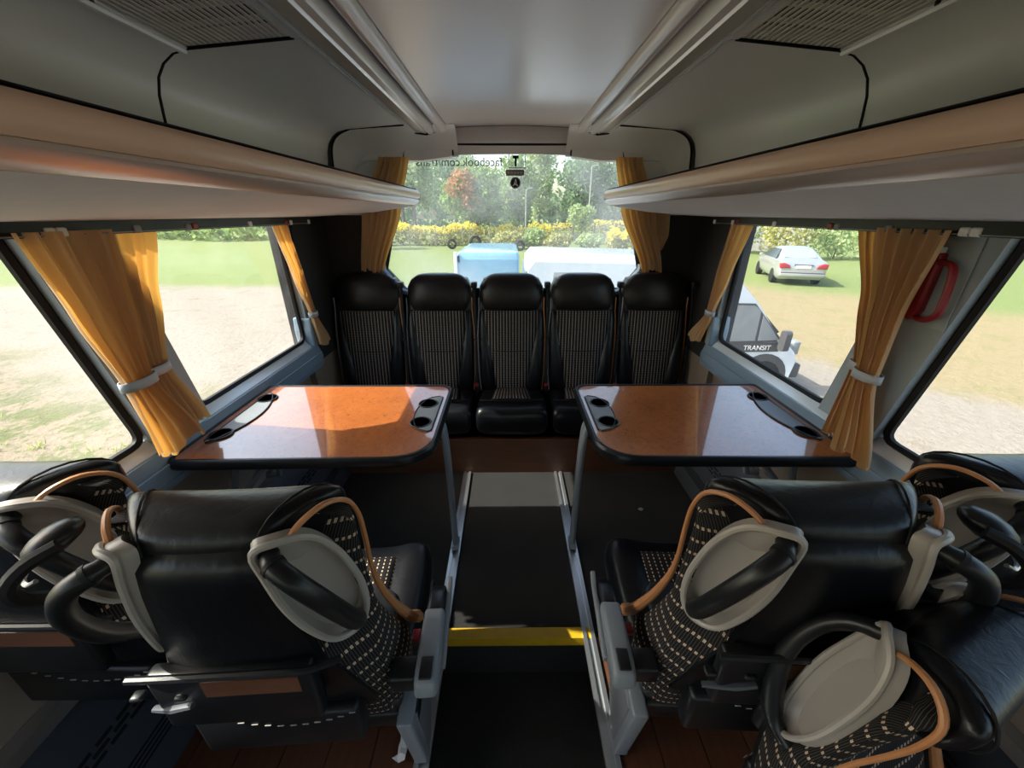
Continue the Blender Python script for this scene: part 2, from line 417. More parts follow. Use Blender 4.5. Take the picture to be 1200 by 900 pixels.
tag(rw.build('wall_rear', ['blackwall', 'cove'], smooth=0), 'charcoal rear wall around the back window', 'wall', **ST)
q = MB(); q.prism([(x * 1.02, z + (0.01 if z > 1.5 else -0.01)) for x, z in RW], 'y', 2.53, 2.536)
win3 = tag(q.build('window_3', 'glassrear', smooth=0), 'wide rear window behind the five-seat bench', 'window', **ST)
q = MB(); q.tube([(x, 2.5, z) for x, z in RW], 0.016, 6, True); q.build('window_seal', 'rubber', win3)
q = MB()
for sx in (-1, 1): q.tube([(sx*0.805, 2.485, 1.16), (sx*0.80, 2.485, 1.12), (sx*0.70, 2.485, 1.0), (sx*0.66, 2.485, 0.985)], 0.022, 6)
q.build('corner_gasket', 'sill', win3)

b = MB(); b.box(-1.24, 1.24, YF - .06, YF, -0.3, 0.55); b.box(-1.24, 1.24, YF - .06, YF, 1.78, 1.97); b.box(-1.24, -1.12, YF - .06, YF, 0.55, 1.78); b.box(1.12, 1.24, YF - .06, YF, 0.55, 1.78)
tag(b.build('wall_front', 'cove', smooth=0), 'grey front wall framing the windscreen', 'wall', **ST)
b = MB(); b.box(-1.13, 1.13, YF - .034, YF - .028, 0.54, 1.79)
tag(b.build('window_8', 'glass', smooth=0), 'wide windscreen at the front of the coach', 'window', **ST)
# ---- ceiling
def prof_strip(name, pts, y0, y1, m, parent=None, th=0.008, smooth=40, up=True):
    n = len(pts); b = MB()
    ys = [y0, y1]; rings = []
    lo = [(x, z) for x, z in pts]; hi = [(x, z + th) for x, z in pts][::-1]
    b.prism(lo + hi, 'y', y0, y1); return b.build(name, m, parent, smooth=smooth)
cb = MB(); cb.box(-1.24, 1.24, YF, 2.56, 1.93, 1.97)
ceiling = tag(cb.build('ceiling', 'ceil', smooth=0), 'grey plastic coach ceiling with curved side panels', 'ceiling', **ST)
cpts = [(x, 1.872 + 0.012 * (1 - (x / 0.345) ** 2)) for x in np.linspace(-0.345, 0.345, 13)]
for (a, c_) in ((-0.9, 2.465), (YF, -0.91)):
    prof_strip('centre_panel', cpts, a, c_, 'ceil', ceiling)
YS = 1.29      # seam in the cove panels
for sx in (-1, 1):
    # rounded moulding beside the centre panel
    q = MB(); q.prism([(sx * (0.372 + 0.026 * math.cos(a)), 1.868 + 0.024 * math.sin(a)) for a in np.linspace(0, 2 * PI, 14, endpoint=False)], 'y', YF, 2.462)
    q.build('centre_moulding', 'ceil', ceiling)
    q = MB(); q.box(min(sx*.38, sx*.43), max(sx*.38, sx*.43), YF, 2.44, 1.885, 1.90); q.build('moulding_groove', 'rubber', ceiling, smooth=0)
    # flat side panel behind the grille and cove (front panel and rear panel)
    flat = [(0.55, 1.868), (0.58, 1.868), (0.86, 1.846)]
    cove = [(0.86, 1.846), (0.905, 1.836), (0.938, 1.815), (0.962, 1.785), (0.975, 1.745), (0.98, 1.697), (0.985, 1.62), (1.0, 1.50)]
    full = flat + cove[1:]
    P2 = [(sx * x, z) for x, z in full]
    def out(pts, th=0.01):
        return [(x + sx * th * 0.6, z + th) for x, z in pts]
    def strip(name, pts, y0, y1, m):
        b = MB(); b.prism(pts + out(pts)[::-1], 'y', y0, y1); return b.build(name, m, ceiling, smooth=40)
    strip('rear_cove_panel', P2, YS + 0.003, 2.36, 'cove')
    strip('front_cove_panel', [(sx * x, z) for x, z in cove], YF, YS - 0.003, 'cove')
    strip('vent_inner_trim', [(sx * x, z) for x, z in [(0.55, 1.868), (0.585, 1.868)]], YF, YS - 0.003, 'cove')
    q = MB(); q.tube([(sx * x, YS, z + 0.002) for x, z in cove], 0.0045, 6); q.build('cove_seam', 'rubber', ceiling)
    q = MB(); q.tube([(sx * x, YS, z + 0.001) for x, z in flat[1:]], 0.004, 6); q.build('cove_seam', 'rubber', ceiling)
    # rear end of the cove : rounded trim closing towards the rear window
    q = MB(); path = [(0.56, 2.36, 1.866), (0.80, 2.36, 1.852), (0.86, 2.36, 1.842), (0.915, 2.36, 1.815), (0.945, 2.36, 1.77), (0.955, 2.36, 1.70), (0.96, 2.36, 1.58)]
    q.tube(smooth_path([(sx*a, b_, c_) for a, b_, c_ in path], 4), 0.0045, 6); q.build('cove_seam', 'rubber', ceiling)
    rings = []
    for t in np.linspace(0, 1, 6):
        y = 2.363 + 0.14 * t; drop = 0.13 * (t ** 2)
        rings.append([(sx * (a - 0.0 - 0.05 * t ** 2 * (1 if a > .85 else 0)), y, c_ - (drop if c_ > 1.8 else drop * (c_ - 1.5) / .3)) for a, _, c_ in [(0.30, 0, 1.872)] + path])
    q = MB(); q.loft(rings, False, closed=False); o = q.build('rear_corner_panel', 'cove', ceiling, smooth=50)
    # louvred vent edge rail
    q = MB(); q.tube([(sx*0.868, YF, 1.838), (sx*0.868, YS - 0.01, 1.838)], 0.009, 8); q.build('vent_edge_rail', 'cove', ceiling)
# valance above the rear window
q = MB()
rings = []
for t, y, z in ((0, 2.462, 1.876), (0.2, 2.475, 1.86), (0.6, 2.487, 1.80), (1, 2.492, 1.748)):
    rings.append([(x, y, z + (0.012 * (1 - (x / 0.33) ** 2) if t < 0.5 else 0.006 * (1 - (x / .33) ** 2))) for x in np.linspace(-0.325, 0.325, 9)])
back = [[(x, 2.51, z) for x, y, z in r] for r in rings][::-1]
q.loft(rings + back, False, closed=False); q.build('rear_valance_centre', 'ceil', ceiling, smooth=50)
for sx in (-1, 1):
    rings = []
    for y, z in ((2.45, 1.868), (2.47, 1.845), (2.483, 1.79), (2.488, 1.722), (2.51, 1.715)):
        rings.append([(sx * x, y, z + (0.02 if x < .4 else 0.0) * (1 if z < 1.73 else 0)) for x in (0.335, 0.5, 0.7, 0.90)])
    q = MB(); q.loft(rings, False, closed=False); q.build('rear_valance_side', 'cove', ceiling, smooth=50)
    q = MB(); q.tube([(sx*0.33, 2.455, 1.878), (sx*0.33, 2.474, 1.855), (sx*0.33, 2.486, 1.80), (sx*0.33, 2.49, 1.745)], 0.005, 6); q.build('valance_joint', 'rubber', ceiling)
q = MB(); q.tube([(x, 2.464, 1.874 + 0.012 * (1 - (x / 0.345) ** 2)) for x in np.linspace(-0.335, 0.335, 9)], 0.004, 6); q.build('ceiling_joint', 'rubber', ceiling)

# ---- ceiling light strips
for sx in (-1, 1):
    t = empty('ceiling_light_strip', (sx * 0.47, 2.42, 1.86), 0, 'long brushed metal ceiling lamp channel on the %s table side' % LIT[sx], 'ceiling light')
    def P(pts, m, name, y1=0.0):
        q = MB(); q.prism([(sx * (x - 0.47), z - 1.86) for x, z in pts], 'y', YF - 2.42, y1); return q.build(name, m, t, smooth=40)
    P([(0.415, 1.850), (0.425, 1.838), (0.445, 1.836), (0.452, 1.846), (0.452, 1.88), (0.415, 1.88)], 'diff', 'diffuser')
    P([(0.4525, 1.846), (0.46, 1.838), (0.515, 1.848), (0.525, 1.855), (0.525, 1.88), (0.4525, 1.88)], 'chrome', 'reflector')
    P([(0.5255, 1.853), (0.545, 1.860), (0.545, 1.884), (0.5255, 1.884)], 'cove', 'flange')
    P([(0.5455, 1.857), (0.553, 1.862), (0.553, 1.884), (0.5455, 1.884)], 'alu', 'edge_line', 0.02)
    q = MB()
    q.prism([(sx * (x - 0.47), z - 1.86) for x, z in [(0.35, 1.858), (0.40, 1.838), (0.46, 1.824), (0.53, 1.832), (0.55, 1.85), (0.55, 1.885), (0.35, 1.885)]], 'y', 0.022, 0.05)
    q.build('end_cap', 'cove', t, bevel=0.006)
    q = MB(); q.prism([(sx * (x - 0.47), z - 1.86) for x, z in [(0.36, 1.862), (0.40, 1.846), (0.46, 1.832), (0.52, 1.838), (0.53, 1.885), (0.36, 1.885)]], 'y', 0.003, 0.021)
    q.build('end_gap', 'rubber', t, smooth=0)

# ---- louvred air vents
for sx in (-1, 1):
    t = empty('air_vent_grille', (sx * 0.725, 0.7, 1.86), 0, 'louvred grey air vent in the ceiling on the %s table side' % LIT[sx], 'air vent')
    def zx(x): return 1.868 - (x - 0.58) * 0.0786
    q = MB(); q.prism([(sx * (x - 0.725), z - 1.86) for x, z in [(0.585, 1.90), (0.86, 1.88), (0.86, 1.892), (0.585, 1.912)]], 'y', -0.42, YS - 0.71); q.build('backing', 'rubber', t, smooth=0)
    sl = None
    for k in range(18):
        x = 0.592 + k * 0.0152
        if sl is None:
            q = MB(); q.prism([(-0.0035, 0), (0.0035, 0), (0.0030, 0.004), (-0.0030, 0.004)], 'y', -0.42, YS - 0.712); sl = q.build('slat', 'slat', t, smooth=0); o = sl
        else:
            o = sl.copy(); COL.objects.link(o); o.parent = t
        o.location = (sx * (x - 0.725), 0, zx(x) - 1.86 + 0.001)
    cr = None
    for k in range(13):
        y = YS - 0.725 - k * 0.075
        if y < -0.4: break
        if cr is None:
            q = MB(); q.prism([(sx * (x - 0.725), z - 1.86) for x, z in [(0.587, 1.8725), (0.858, 1.8515), (0.858, 1.860), (0.587, 1.881)]], 'y', -0.003, 0.003); cr = q.build('crossbar', 'slat', t, smooth=0); o = cr
        else:
            o = cr.copy(); COL.objects.link(o); o.parent = t
        o.location = (0, y, 0)
    q = MB(); q.lathe([(0.001, -0.004), (0.006, -0.003), (0.006, 0.004)], (sx * 0.137, 0.33, -0.016), 10); q.build('screw', 'blackpl', t)

# ---- luggage racks
for sx in (-1, 1):
    YE = 2.30
    t = empty('luggage_rack', (sx * 0.75, YE, 1.5), 0, 'long overhead luggage rack with tan fascia above the %s table' % LIT[sx], 'luggage rack')
    def L(p): return (sx * (p[0] - 0.75), p[1] - 1.5)
    def P(pts, m, name, y1=0.0, smooth=40):
        q = MB(); q.prism([L(p) for p in pts], 'y', YF - YE, y1); return q.build(name, m, t, smooth=smooth)
    P([(0.505, 1.562), (0.498, 1.556), (0.494, 1.545), (0.496, 1.527), (0.503, 1.519), (0.52, 1.519), (0.52, 1.562)], 'fascia', 'fascia', 0.0)
    P([(0.5045, 1.5185), (0.501, 1.512), (0.510, 1.500), (0.535, 1.4905), (0.545, 1.4905), (0.545, 1.5185)], 'chrome', 'lower_strip', 0.0)
    P([(0.536, 1.490), (0.56, 1.481), (0.75, 1.455), (0.95, 1.440), (1.10, 1.432), (1.118, 1.44), (1.118, 1.50), (0.545, 1.50)], 'under', 'underside_panel', -0.03)
    P([(0.507, 1.563), (0.52, 1.566), (0.60, 1.56), (0.98, 1.56), (0.98, 1.505), (0.55, 1.505)], 'blackpl', 'tray', -0.02)
    # rounded rear end
    rings = []
    prof = [(0.505, 1.563), (0.495, 1.548), (0.494, 1.532), (0.502, 1.512), (0.536, 1.488), (0.75, 1.456), (1.0, 1.44), (1.0, 1.52), (0.75, 1.562)]
    cx, cz = 0.76, 1.51
    for a in np.linspace(0, PI / 2, 7):
        k = math.cos(a) ** 0.6 if a < PI / 2 - 1e-6 else 0.02
        rings.append([(sx * ((1.0 - (1.0 - x) * (0.25 + 0.75 * k)) - 0.75), 0.13 * math.sin(a), (cz + (z - cz) * (0.35 + 0.65 * k)) - 1.5) for x, z in prof])
    q = MB(); q.loft(rings, True); q.build('end_cap', 'beige', t, smooth=60)
    P([(0.507, 1.565), (0.513, 1.569), (0.519, 1.565)], 'rubber', 'top_gasket')
    # curtain rail under the rack
    r = empty('curtain_rail', (sx * 1.09, 2.2, 1.414), 0, 'dark curtain rail with clips above the window of the %s table' % LIT[sx], 'curtain rail')
    q = MB(); q.box(-0.02, 0.02, YF - 2.2, 0.02, -0.014, 0.0215); q.build('rail', 'blackpl', r, smooth=0)
    q = MB(); q.box(min(-sx*.0205, -sx*.023), max(-sx*.0205, -sx*.023), YF - 2.2, 0.0, -0.012, -0.009); q.build('rail_line', 'grey', r, smooth=0)
    clip = None
    for k, (y, m) in enumerate([(0.0, 'diff'), (-0.18, 'diff'), (-0.22, 'red'), (-0.5, 'diff'), (-0.8, 'red'), (-0.83, 'grey'), (-1.02, 'grey'), (-1.22, 'diff'), (-1.245, 'diff')]):
        q = MB(); q.box(-0.024, 0.024, -0.012, 0.012, -0.015, 0.006); o = q.build('clip', m, r, smooth=0, bevel=0.004); o.location = (0, y, 0)

# ---- wall ducts
for sx in (-1, 1):
    t = empty('heating_duct', (sx * 1.17, 0.0, 0.0), 0, 'grey slotted heating duct at the wall foot under the %s table' % LIT[sx], 'heating duct')
    def L(p): return (sx * (p[0] - 1.17), p[1])
    q = MB(); q.prism([L(p) for p in [(1.168, 0.30), (1.14, 0.30), (1.11, 0.275), (1.085, 0.235), (1.0, 0.07), (0.985, 0.0), (1.168, 0.0)]], 'y', YF, 1.93); q.build('duct_body', 'greydark', t, smooth=30)
    q = MB(); q.prism([L(p) for p in [(1.168, 0.345), (1.135, 0.34), (1.13, 0.303), (1.168, 0.303)]], 'y', YF, 1.93); q.build('duct_top_rail', 'alu', t, smooth=0)
    n = Vector((-(0.235 - 0.07), 0, 0.085)).normalized()   # outward normal on sloped face (right side)
    sl = None
    for row, f in enumerate((0.70, 0.78, 0.86)):
        px = lerp(1.0, 1.085, f); pz = lerp(0.07, 0.235, f)
        for k in range(34):
            y = -0.05 + k * 0.056 + row * 0.02
            if sl is None:
                q = MB(); q.box(-0.0012, 0.0012, -0.021, 0.021, -0.0045, 0.0045); sl = q.build('slot', 'rubber', t, smooth=0); o = sl
            else:
                o = sl.copy(); COL.objects.link(o); o.parent = t
            o.location = (sx * (px - 1.17) - sx * 0.0008, y, pz + 0.0004); o.rotation_euler = (0, sx * math.atan2(0.085, 0.165), 0)
    for f in (0.1, 0.16, 0.22, 0.28):
        px = lerp(1.0, 1.085, f); pz = lerp(0.07, 0.235, f)
        q = MB(); q.tube([(sx * (px - 1.17), YF, pz), (sx * (px - 1.17), 1.93, pz)], 0.003, 6); q.build('rib', 'rubber', t)

# ================================================================== OBJECTS
# ---- tables
def make_table(sx):
    t = empty('folding_table', (sx * 0.70, 1.32, 0.0), 0, 'burl wood table with black rim and cup holders, %s' % ('bright with direct sun' if sx < 0 else 'in shade and mirroring its window'), 'table')
    ZT = 0.73; ox, oy = sx * 0.70, 1.32
    xi, xo, yn, yr = 0.272, 1.115, 1.02, 1.615
    def outline(ins):
        a = [];
        # aisle end with big rounded front corner, wall end straight; counter-clockwise in mirrored space
        def corner(cx, cy, rx, ry, a0):
            for k in range(8):
                an = math.radians(a0 + 90 * k / 7); a.append((cx + rx * math.cos(an), cy + ry * math.sin(an)))
        i = ins
        corner(xo - .02 - i, yr - .02 - i, .02, .02, 0)
        corner(xi + .055 + i, yr - .055 - i, .055, .055, 90)
        corner(xi + .13 + i, yn + .13 + i, .13, .12, 180)
        corner(xo - .02 - i, yn + .02 + i, .02, .02, 270)
        return [(sx * x - ox, y - oy) for x, y in a]
    q = MB(); q.prism(outline(0.016), 'z', ZT - 0.03, ZT); q.build('table_top', 'burl', t, smooth=0)
    o1, o2 = outline(0.0), outline(0.0165)
    rings = [[(x, y, z) for x, y in o] for o, z in ((outline(0.017), ZT - .032), (outline(0.006), ZT - .036), (o1, ZT - .028), (o1, ZT - 0.004), (outline(.005), ZT + .004), (outline(.012), ZT + .004), (o2, ZT - .001))]
    q = MB(); q.loft(rings, False); q.build('edge_trim', 'blackpl', t, smooth=40)
    q = MB(); q.prism(outline(0.03), 'z', ZT - 0.05, ZT - 0.031); q.build('underframe', 'blackpl', t, smooth=0)
    # cup holder plates
    def plate(cx, ca, cb, wide, flip):
        pts = []
        n = 24
        if flip == 'lens':   # wall side: straight outer edge, bowed inner edge
            for k in range(n + 1):
                f = k / n; y = lerp(ca, cb, f); pts.append((cx - wide * (math.sin(PI * f) ** 0.75), y))
            pts = pts + [(cx + 0.012, cb - .012), (cx + 0.012, ca + .012)]
        else:
            for k in range(n + 1):
                f = k / n; y = lerp(ca, cb, f); pts.append((cx + wide * (0.55 * math.sin(PI * f) ** 0.5 + 0.45 * math.sin(PI * f) ** 0.3), y))
            pts = pts + [(cx - 0.012, cb - .01), (cx - 0.012, ca + .01)]
        pts = [(sx * x - ox, y - oy) for x, y in pts]
        q = MB(); q.prism(pts, 'z', ZT - 0.004, ZT + 0.0035); p = q.build('cup_holder_plate', 'grey', t, smooth=0)
        q = MB(); q.tube([(x, y, ZT + 0.003) for x, y in pts], 0.0028, 6, True); q.build('plate_rim', 'blackpl', p)
        return p
    def cup(p, x, y, r):
        cx, cy = sx * x - ox, y - oy
        q = MB(); q.lathe([(r + .005, ZT + .003), (r + .003, ZT + .0065), (r, ZT + .0065), (r - .001, ZT + .0045), (0.001, ZT + .0042)], (cx, cy, 0), 20); q.build('cup_ring', 'blackpl', p)
        q = MB(); q.lathe([(r - .002, ZT + .0049), (0.001, ZT + .0049)], (cx, cy, 0), 20); q.build('cup_well', 'rubber', p)
    p = plate(1.06, 1.13, 1.53, 0.07, 'lens'); cup(p, 1.045, 1.185, .036); cup(p, 1.045, 1.475, .036)
    p = plate(0.315, 1.20, 1.49, 0.075, 'd'); cup(p, 0.353, 1.265, .036); cup(p, 0.353, 1.42, .036)
    # aisle leg : pair of parallel tubes bending out under the top
    for dy in (-0.017, 0.017):
        pts = smooth_path([(sx * 0.37 - ox, 1.345 + dy - oy, ZT - .045), (sx * 0.305 - ox, 1.345 + dy - oy, ZT - .05), (sx * 0.285 - ox, 1.348 + dy - oy, ZT - .10), (sx * 0.277 - ox, 1.355 + dy * .7 - oy, 0.4), (sx * 0.275 - ox, 1.36 + dy * .5 - oy, 0.03)], 5)
        q = MB(); q.tube(pts, 0.0125, 10); q.build('leg', 'greymetal', t)
    q = MB(); q.box(sx * 0.275 - ox - .016, sx * 0.275 - ox + .016, 1.325 - oy, 1.395 - oy, 0.013, 0.035); q.build('leg_foot', 'greymetal', t, bevel=.004)
    for (ya, yb) in ((1.16, 1.16), (1.46, 1.46)):
        q = MB(); q.tube([(sx * 1.0 - ox, ya - oy, ZT - .05), (sx * 1.08 - ox, yb - oy, 0.35), (sx*1.135 - ox, yb - oy, 0.345)], 0.013, 8); q.build('wall_strut', 'greymetal', t)
        q = MB(); q.tube([(sx * 0.85 - ox, ya - oy, ZT - .05), (sx * 1.13 - ox, yb - oy, 0.36)], 0.011, 8); q.build('wall_strut', 'greymetal', t)
    return t
for sx in (-1, 1): make_table(sx)

# ---- coach seat seen from behind; local: faces +y, y=0 at the back of the headrest, z=0 floor
def make_seat(lean=0.0, near=False):
    t = empty('coach_seat')
    yb = [(.34, .11), (.45, .08), (.6, .035), (.75, .012), (.9, .004), (.955, .006), (.975, .035), (1.0, .055), (1.03, .055)]
    yf = [(.34, .29), (.45, .27), (.54, .225), (.65, .18), (.75, .145), (.82, .132), (.92, .128), (.96, .126), (.985, .112), (1.0, .095)]
    ww = [(.34, .20), (.42, .225), (.5, .222), (.6, .208), (.75, .198), (.9, .195), (.96, .197), (.985, .193), (1.0, .182)]
    xc = [(.34, .185), (.60, .165), (.68, .14), (.72, .125), (.74, .118), (.80, .108), (.89, .094), (.97, .090), (1.03, .085)]
    dd = [(.34, .035), (.66, .05), (.72, .075), (.78, .095), (.9, .09), (.98, .075), (1.03, .06)]
    ins = [(.34, 0), (.70, 0), (.76, .05), (.82, .062), (.92, .056), (.965, .03), (1.0, .006)]
    rings, uvr = [], []
    for z in (.34, .38, .45, .52, .6, .66, .70, .74, .78, .84, .90, .95, .975, .99, 1.0):
        b_, f_, w, c_, d, i_ = (interp(k, z) for k in (yb, yf, ww, xc, dd, ins))
        h = [(0, b_), (c_ * .5, b_), (c_, b_ + .001)]
        mx, my = (c_ + w) / 2 - .75 * i_, b_ + d / 2 + .65 * i_
        h += [(lerp(c_, mx, .5), lerp(b_, my, .5)), (mx, my), (lerp(mx, w, .6), lerp(my, b_ + d, .6)), (w, b_ + d), (w + .003, lerp(b_ + d, f_, .5)), (w, f_ - .03), (w - .012, f_ - .006), (w * .6, f_), (0, f_ - .015)]
        full = h + [(-x, y) for x, y in h[-2:0:-1]]
        rings.append([(x, y, z) for x, y in full])
        u = [0]
        for k in range(len(full)):
            a, c2 = full[k], full[(k + 1) % len(full)]; u.append(u[-1] + math.hypot(a[0] - c2[0], a[1] - c2[1]))
        tot = u[-1]; uvr.append([((q / tot) * 1.0, z) for q in u])
    m = MB(); m.loft(rings, True, uvrings=uvr); m.build('backrest', 'fab', t, sub=1)
    # black leather back panel
    rings = []
    for z in (.50, .55, .62, .68, .72, .76, .82, .9, .94, .965, .982, .992):
        c_ = interp(xc, z) + (.006 if z > .7 else 0.012); b_ = (interp(yb, z) if z < .95 else .007) - .008 + (.012 if z > .98 else 0) + (.014 if z > .99 else 0)
        rings.append([(x * c_, b_ + .012 * abs(x) ** 4, z) for x in np.linspace(-1, 1, 9)] + [(x * c_ * .98, b_ + .028, z) for x in np.linspace(1, -1, 9)])
    m = MB(); m.loft(rings, True); m.build('back_panel', 'leather', t, smooth=60)
    # lower shell and cushion
    m = MB(); m.loft([[(x, y, z) for x, y in rrect(-.19 - e, .19 + e, .10 + s_, .30, .03)] for z, e, s_ in ((.27, -.02, .05), (.31, .01, .03), (.40, .015, .0), (.53, .0, -.035), (.545, -.01, -.03))], True)
    m.build('lower_shell', 'blackpl', t, smooth=60)
    rings = []
    for y, zt, hw in ((.16, .40, .20), (.19, .425, .225), (.30, .435, .238), (.44, .45, .24), (.51, .458, .238), (.542, .445, .23), (.552, .40, .22), (.542, .345, .21)):
        zb_ = .33
        rings.append([(x * hw, y, zt + (.018 * (abs(x) > .6) - .0 if zt > .39 else 0) - .035 * (abs(x) > .97)) for x in (-1, -.9, -.68, -.5, 0, .5, .68, .9, 1)] + [(x * hw, y, zb_) for x in (1.0, .5, 0, -.5, -1.0)])
    m = MB(); m.loft(rings, True); m.build('cushion', 'leather', t, sub=2)
    nx, ny = 8, 8; vs, uv = [], []
    for j in range(ny + 1):
        for i in range(nx + 1):
            x = lerp(-.132, .132, i / nx); y = lerp(.2, .48, j / ny)
            z = lerp(.437, .461, j / ny) + .006 * math.sin(PI * i / nx) * math.sin(PI * min(1, j / ny + .1)); vs.append((x, y, z)); uv.append((x, y))
    fs = [(j * (nx + 1) + i, j * (nx + 1) + i + 1, (j + 1) * (nx + 1) + i + 1, (j + 1) * (nx + 1) + i) for j in range(ny) for i in range(nx)]
    m = MB(); m.add(vs, fs, 0, uv); o = m.build('cushion_insert', 'fabdot', t); sm = o.modifiers.new('solid', 'SOLIDIFY'); sm.thickness = .012; sm.offset = -1
    # headrest roll
    rings = []
    for x, k in ((-.186, .25), (-.184, .6), (-.177, .88), (-.16, .98), (-.12, 1), (0, 1.0), (.12, 1), (.16, .98), (.177, .88), (.184, .6), (.186, .25)):
        cy, cz = .082, .985; ring = []
        dip = .007 * (1 - (x / .2) ** 2)
        for a in np.linspace(0, 2 * PI, 16, endpoint=False):
            ca, sa = math.cos(a), math.sin(a)
            ry = .066 * (abs(ca) ** .75) * (1 if ca > 0 else -1); rz = (.048 if sa > 0 else .06) * (abs(sa) ** .75) * (1 if sa > 0 else -1)
            yy = cy + ry * k; ring.append((x * lerp(.50, 1.0, min(1, max(0, (yy - .016) / .11))), yy + .006 * (abs(x) / .2) ** 2, cz + rz * k - dip))
        rings.append(ring)
    m = MB(); m.loft(rings, True); hd = m.build('headrest', 'leather', t, sub=1)
    m = MB(); m.tube([(x, .0165 + .008 * (abs(x) / .2) ** 2, .982 - .006 * (1 - (x / .2) ** 2)) for x in np.linspace(-.085, .085, 13)], .0022, 6); m.build('seam', 'rubber', hd)
    for s_ in (-1, 1):
        m = MB(); m.tube([(s_ * (.118 + .036 * math.cos(a)), .088 + .067 * math.cos(a), .984 + (.049 if math.sin(a) > 0 else .06) * math.sin(a)) for a in np.linspace(-.5, PI + .3, 14)], .0022, 6); m.build('seam', 'rubber', hd)
    for s_ in (-1, 1):
        # tan piping running over the shoulder and down the front edge of the side
        pts = smooth_path([(s_ * a, b, c) for a, b, c in [(.122, .024, .992), (.142, .046, 1.014), (.166, .080, 1.020), (.186, .112, 1.0), (.197, .124, .96), (.199, .128, .90), (.199, .130, .83), (.201, .142, .76), (.207, .172, .67), (.216, .205, .59), (.224, .238, .52), (.230, .27, .475)]], 4)
        rr = [.0055 if i < 24 else lerp(.0055, .019, (i - 24) / (len(pts) - 25)) for i in range(len(pts))]
        m = MB(); m.tube(pts, rr, 8, flat=0.8); m.build('piping', 'piping', t)
        # beige handle recess with rim
        rim = [(.092, .000, 1.004), (.118, .010, 1.012), (.148, .042, .992), (.170, .066, .945), (.186, .080, .885), (.195, .088, .82), (.193, .083, .766), (.176, .070, .736), (.148, .042, .748), (.126, .018, .81), (.110, .002, .885), (.098, -.002, .96)]
        rim = smooth_path([(s_ * a, b, c) for a, b, c in rim], 4, True)
        cen = sum(rim, Vector()) / len(rim); inw = Vector((-s_ * .55, .82, 0))
        rings = [[cen + (p - cen) * k + inw * (d if d < .006 or k > .99 else d * max(.05, min(1, (.99 - (cen + (p - cen) * k).z) / .11))) for p in rim] for k, d in ((1.0, .022), (1.0, .0), (.985, -.002), (.95, .006), (.92, .02), (.84, .034), (.6, .044), (.3, .048), (.05, .049))]
        m = MB(); m.loft(rings, True); rc = m.build('handle_recess', 'beige', t, smooth=60)
        m = MB(); m.tube([p - inw * .003 for p in rim], .0062, 8, True); m.build('recess_rim', 'beige', rc)
        hp = [(.104, .018, .992), (.122, -.010, .990), (.152, -.024, .972), (.178, -.020, .93), (.194, -.004, .878), (.199, .020, .825), (.194, .046, .788), (.182, .068, .764)]
        if near: hp = [(.09, .012, .99), (.095, -.025, .97), (.112, -.045, .935), (.138, -.042, .88), (.162, -.012, .815), (.176, .04, .745), (.18, .085, .72)]
        hp = smooth_path([(s_ * a, b, c) for a, b, c in hp], 5)
        m = MB(); m.tube(hp, [(.0158 if 4 < i < len(hp) - 6 else .0138) * (1.12 if near else 1) for i in range(len(hp))], 12); gh = m.build('grab_handle', 'blackpl', t, smooth=60)
        p = hp[6]; m = MB(); m.tube([hp[5], hp[6]], .0172, 12); m.build('grip_joint', 'rubber', gh)
    # bar / folding tray edge, pocket and levers on the back
    m = MB(); m.tube(smooth_path([(-.165, -.014, .752), (-.1, -.018, .757), (0, -.019, .758), (.09, -.018, .757), (.125, -.012, .75), (.165, .012, .735)], 4), .0065, 8); m.build('tray_bar', 'blackpl', t)
    m = MB(); m.box(-.15, .12, -.010, .02, .60, .745); m.build('folded_tray', 'blackpl', t, bevel=.008)
    m = MB(); m.box(-.06, .10, -.012, -.0095, .69, .73); m.build('tray_label_strip', 'riser', t, smooth=0)
    for x, z in ((-.17, .70), (-.10, .695)):
        m = MB(); m.box(x - .010, x + .010, -.018, .0, z - .005, z + .005); m.build('latch', 'blackpl', t, bevel=.004)
    m = MB(); m.box(-.16, .16, .025, .07, .43, .55); pk = m.build('net_pocket', 'blackpl', t, bevel=.012)
    dash = None
    for k in range(11):
        x = -.12 + .024 * k; z = .515 + .03 * (x / .12) ** 2
        if dash is None:
            m = MB(); m.box(-.006, .006, -.0008, .0008, -.0007, .0007); dash = m.build('elastic_stitch', 'beige', pk, smooth=0); o = dash
        else: o = dash.copy(); COL.objects.link(o); o.parent = pk
        o.location = (x + .03, .0235, z)
    m = MB(); m.tube([(-.17, .0, .645), (-.12, -.012, .665), (-.085, -.014, .675)], [.006, .009, .007], 8, flat=.7); m.build('recline_lever', 'greydark', t)
    if lean:
        fix = [c for c in t.children if c.name.split('.')[0] not in ('cushion', 'cushion_insert', 'lower_shell')]
        for c in list(fix):
            for o in [c] + list(c.children):
                for v in o.data.vertices: v.co.y += lean * (max(v.co.z, .74) - .45) if v.co.z > .2 else 0
        for o in pk.children: o.location.y += lean * .29
        for c in t.children:
            if c not in fix: c.location.y += lean * .29
    return t

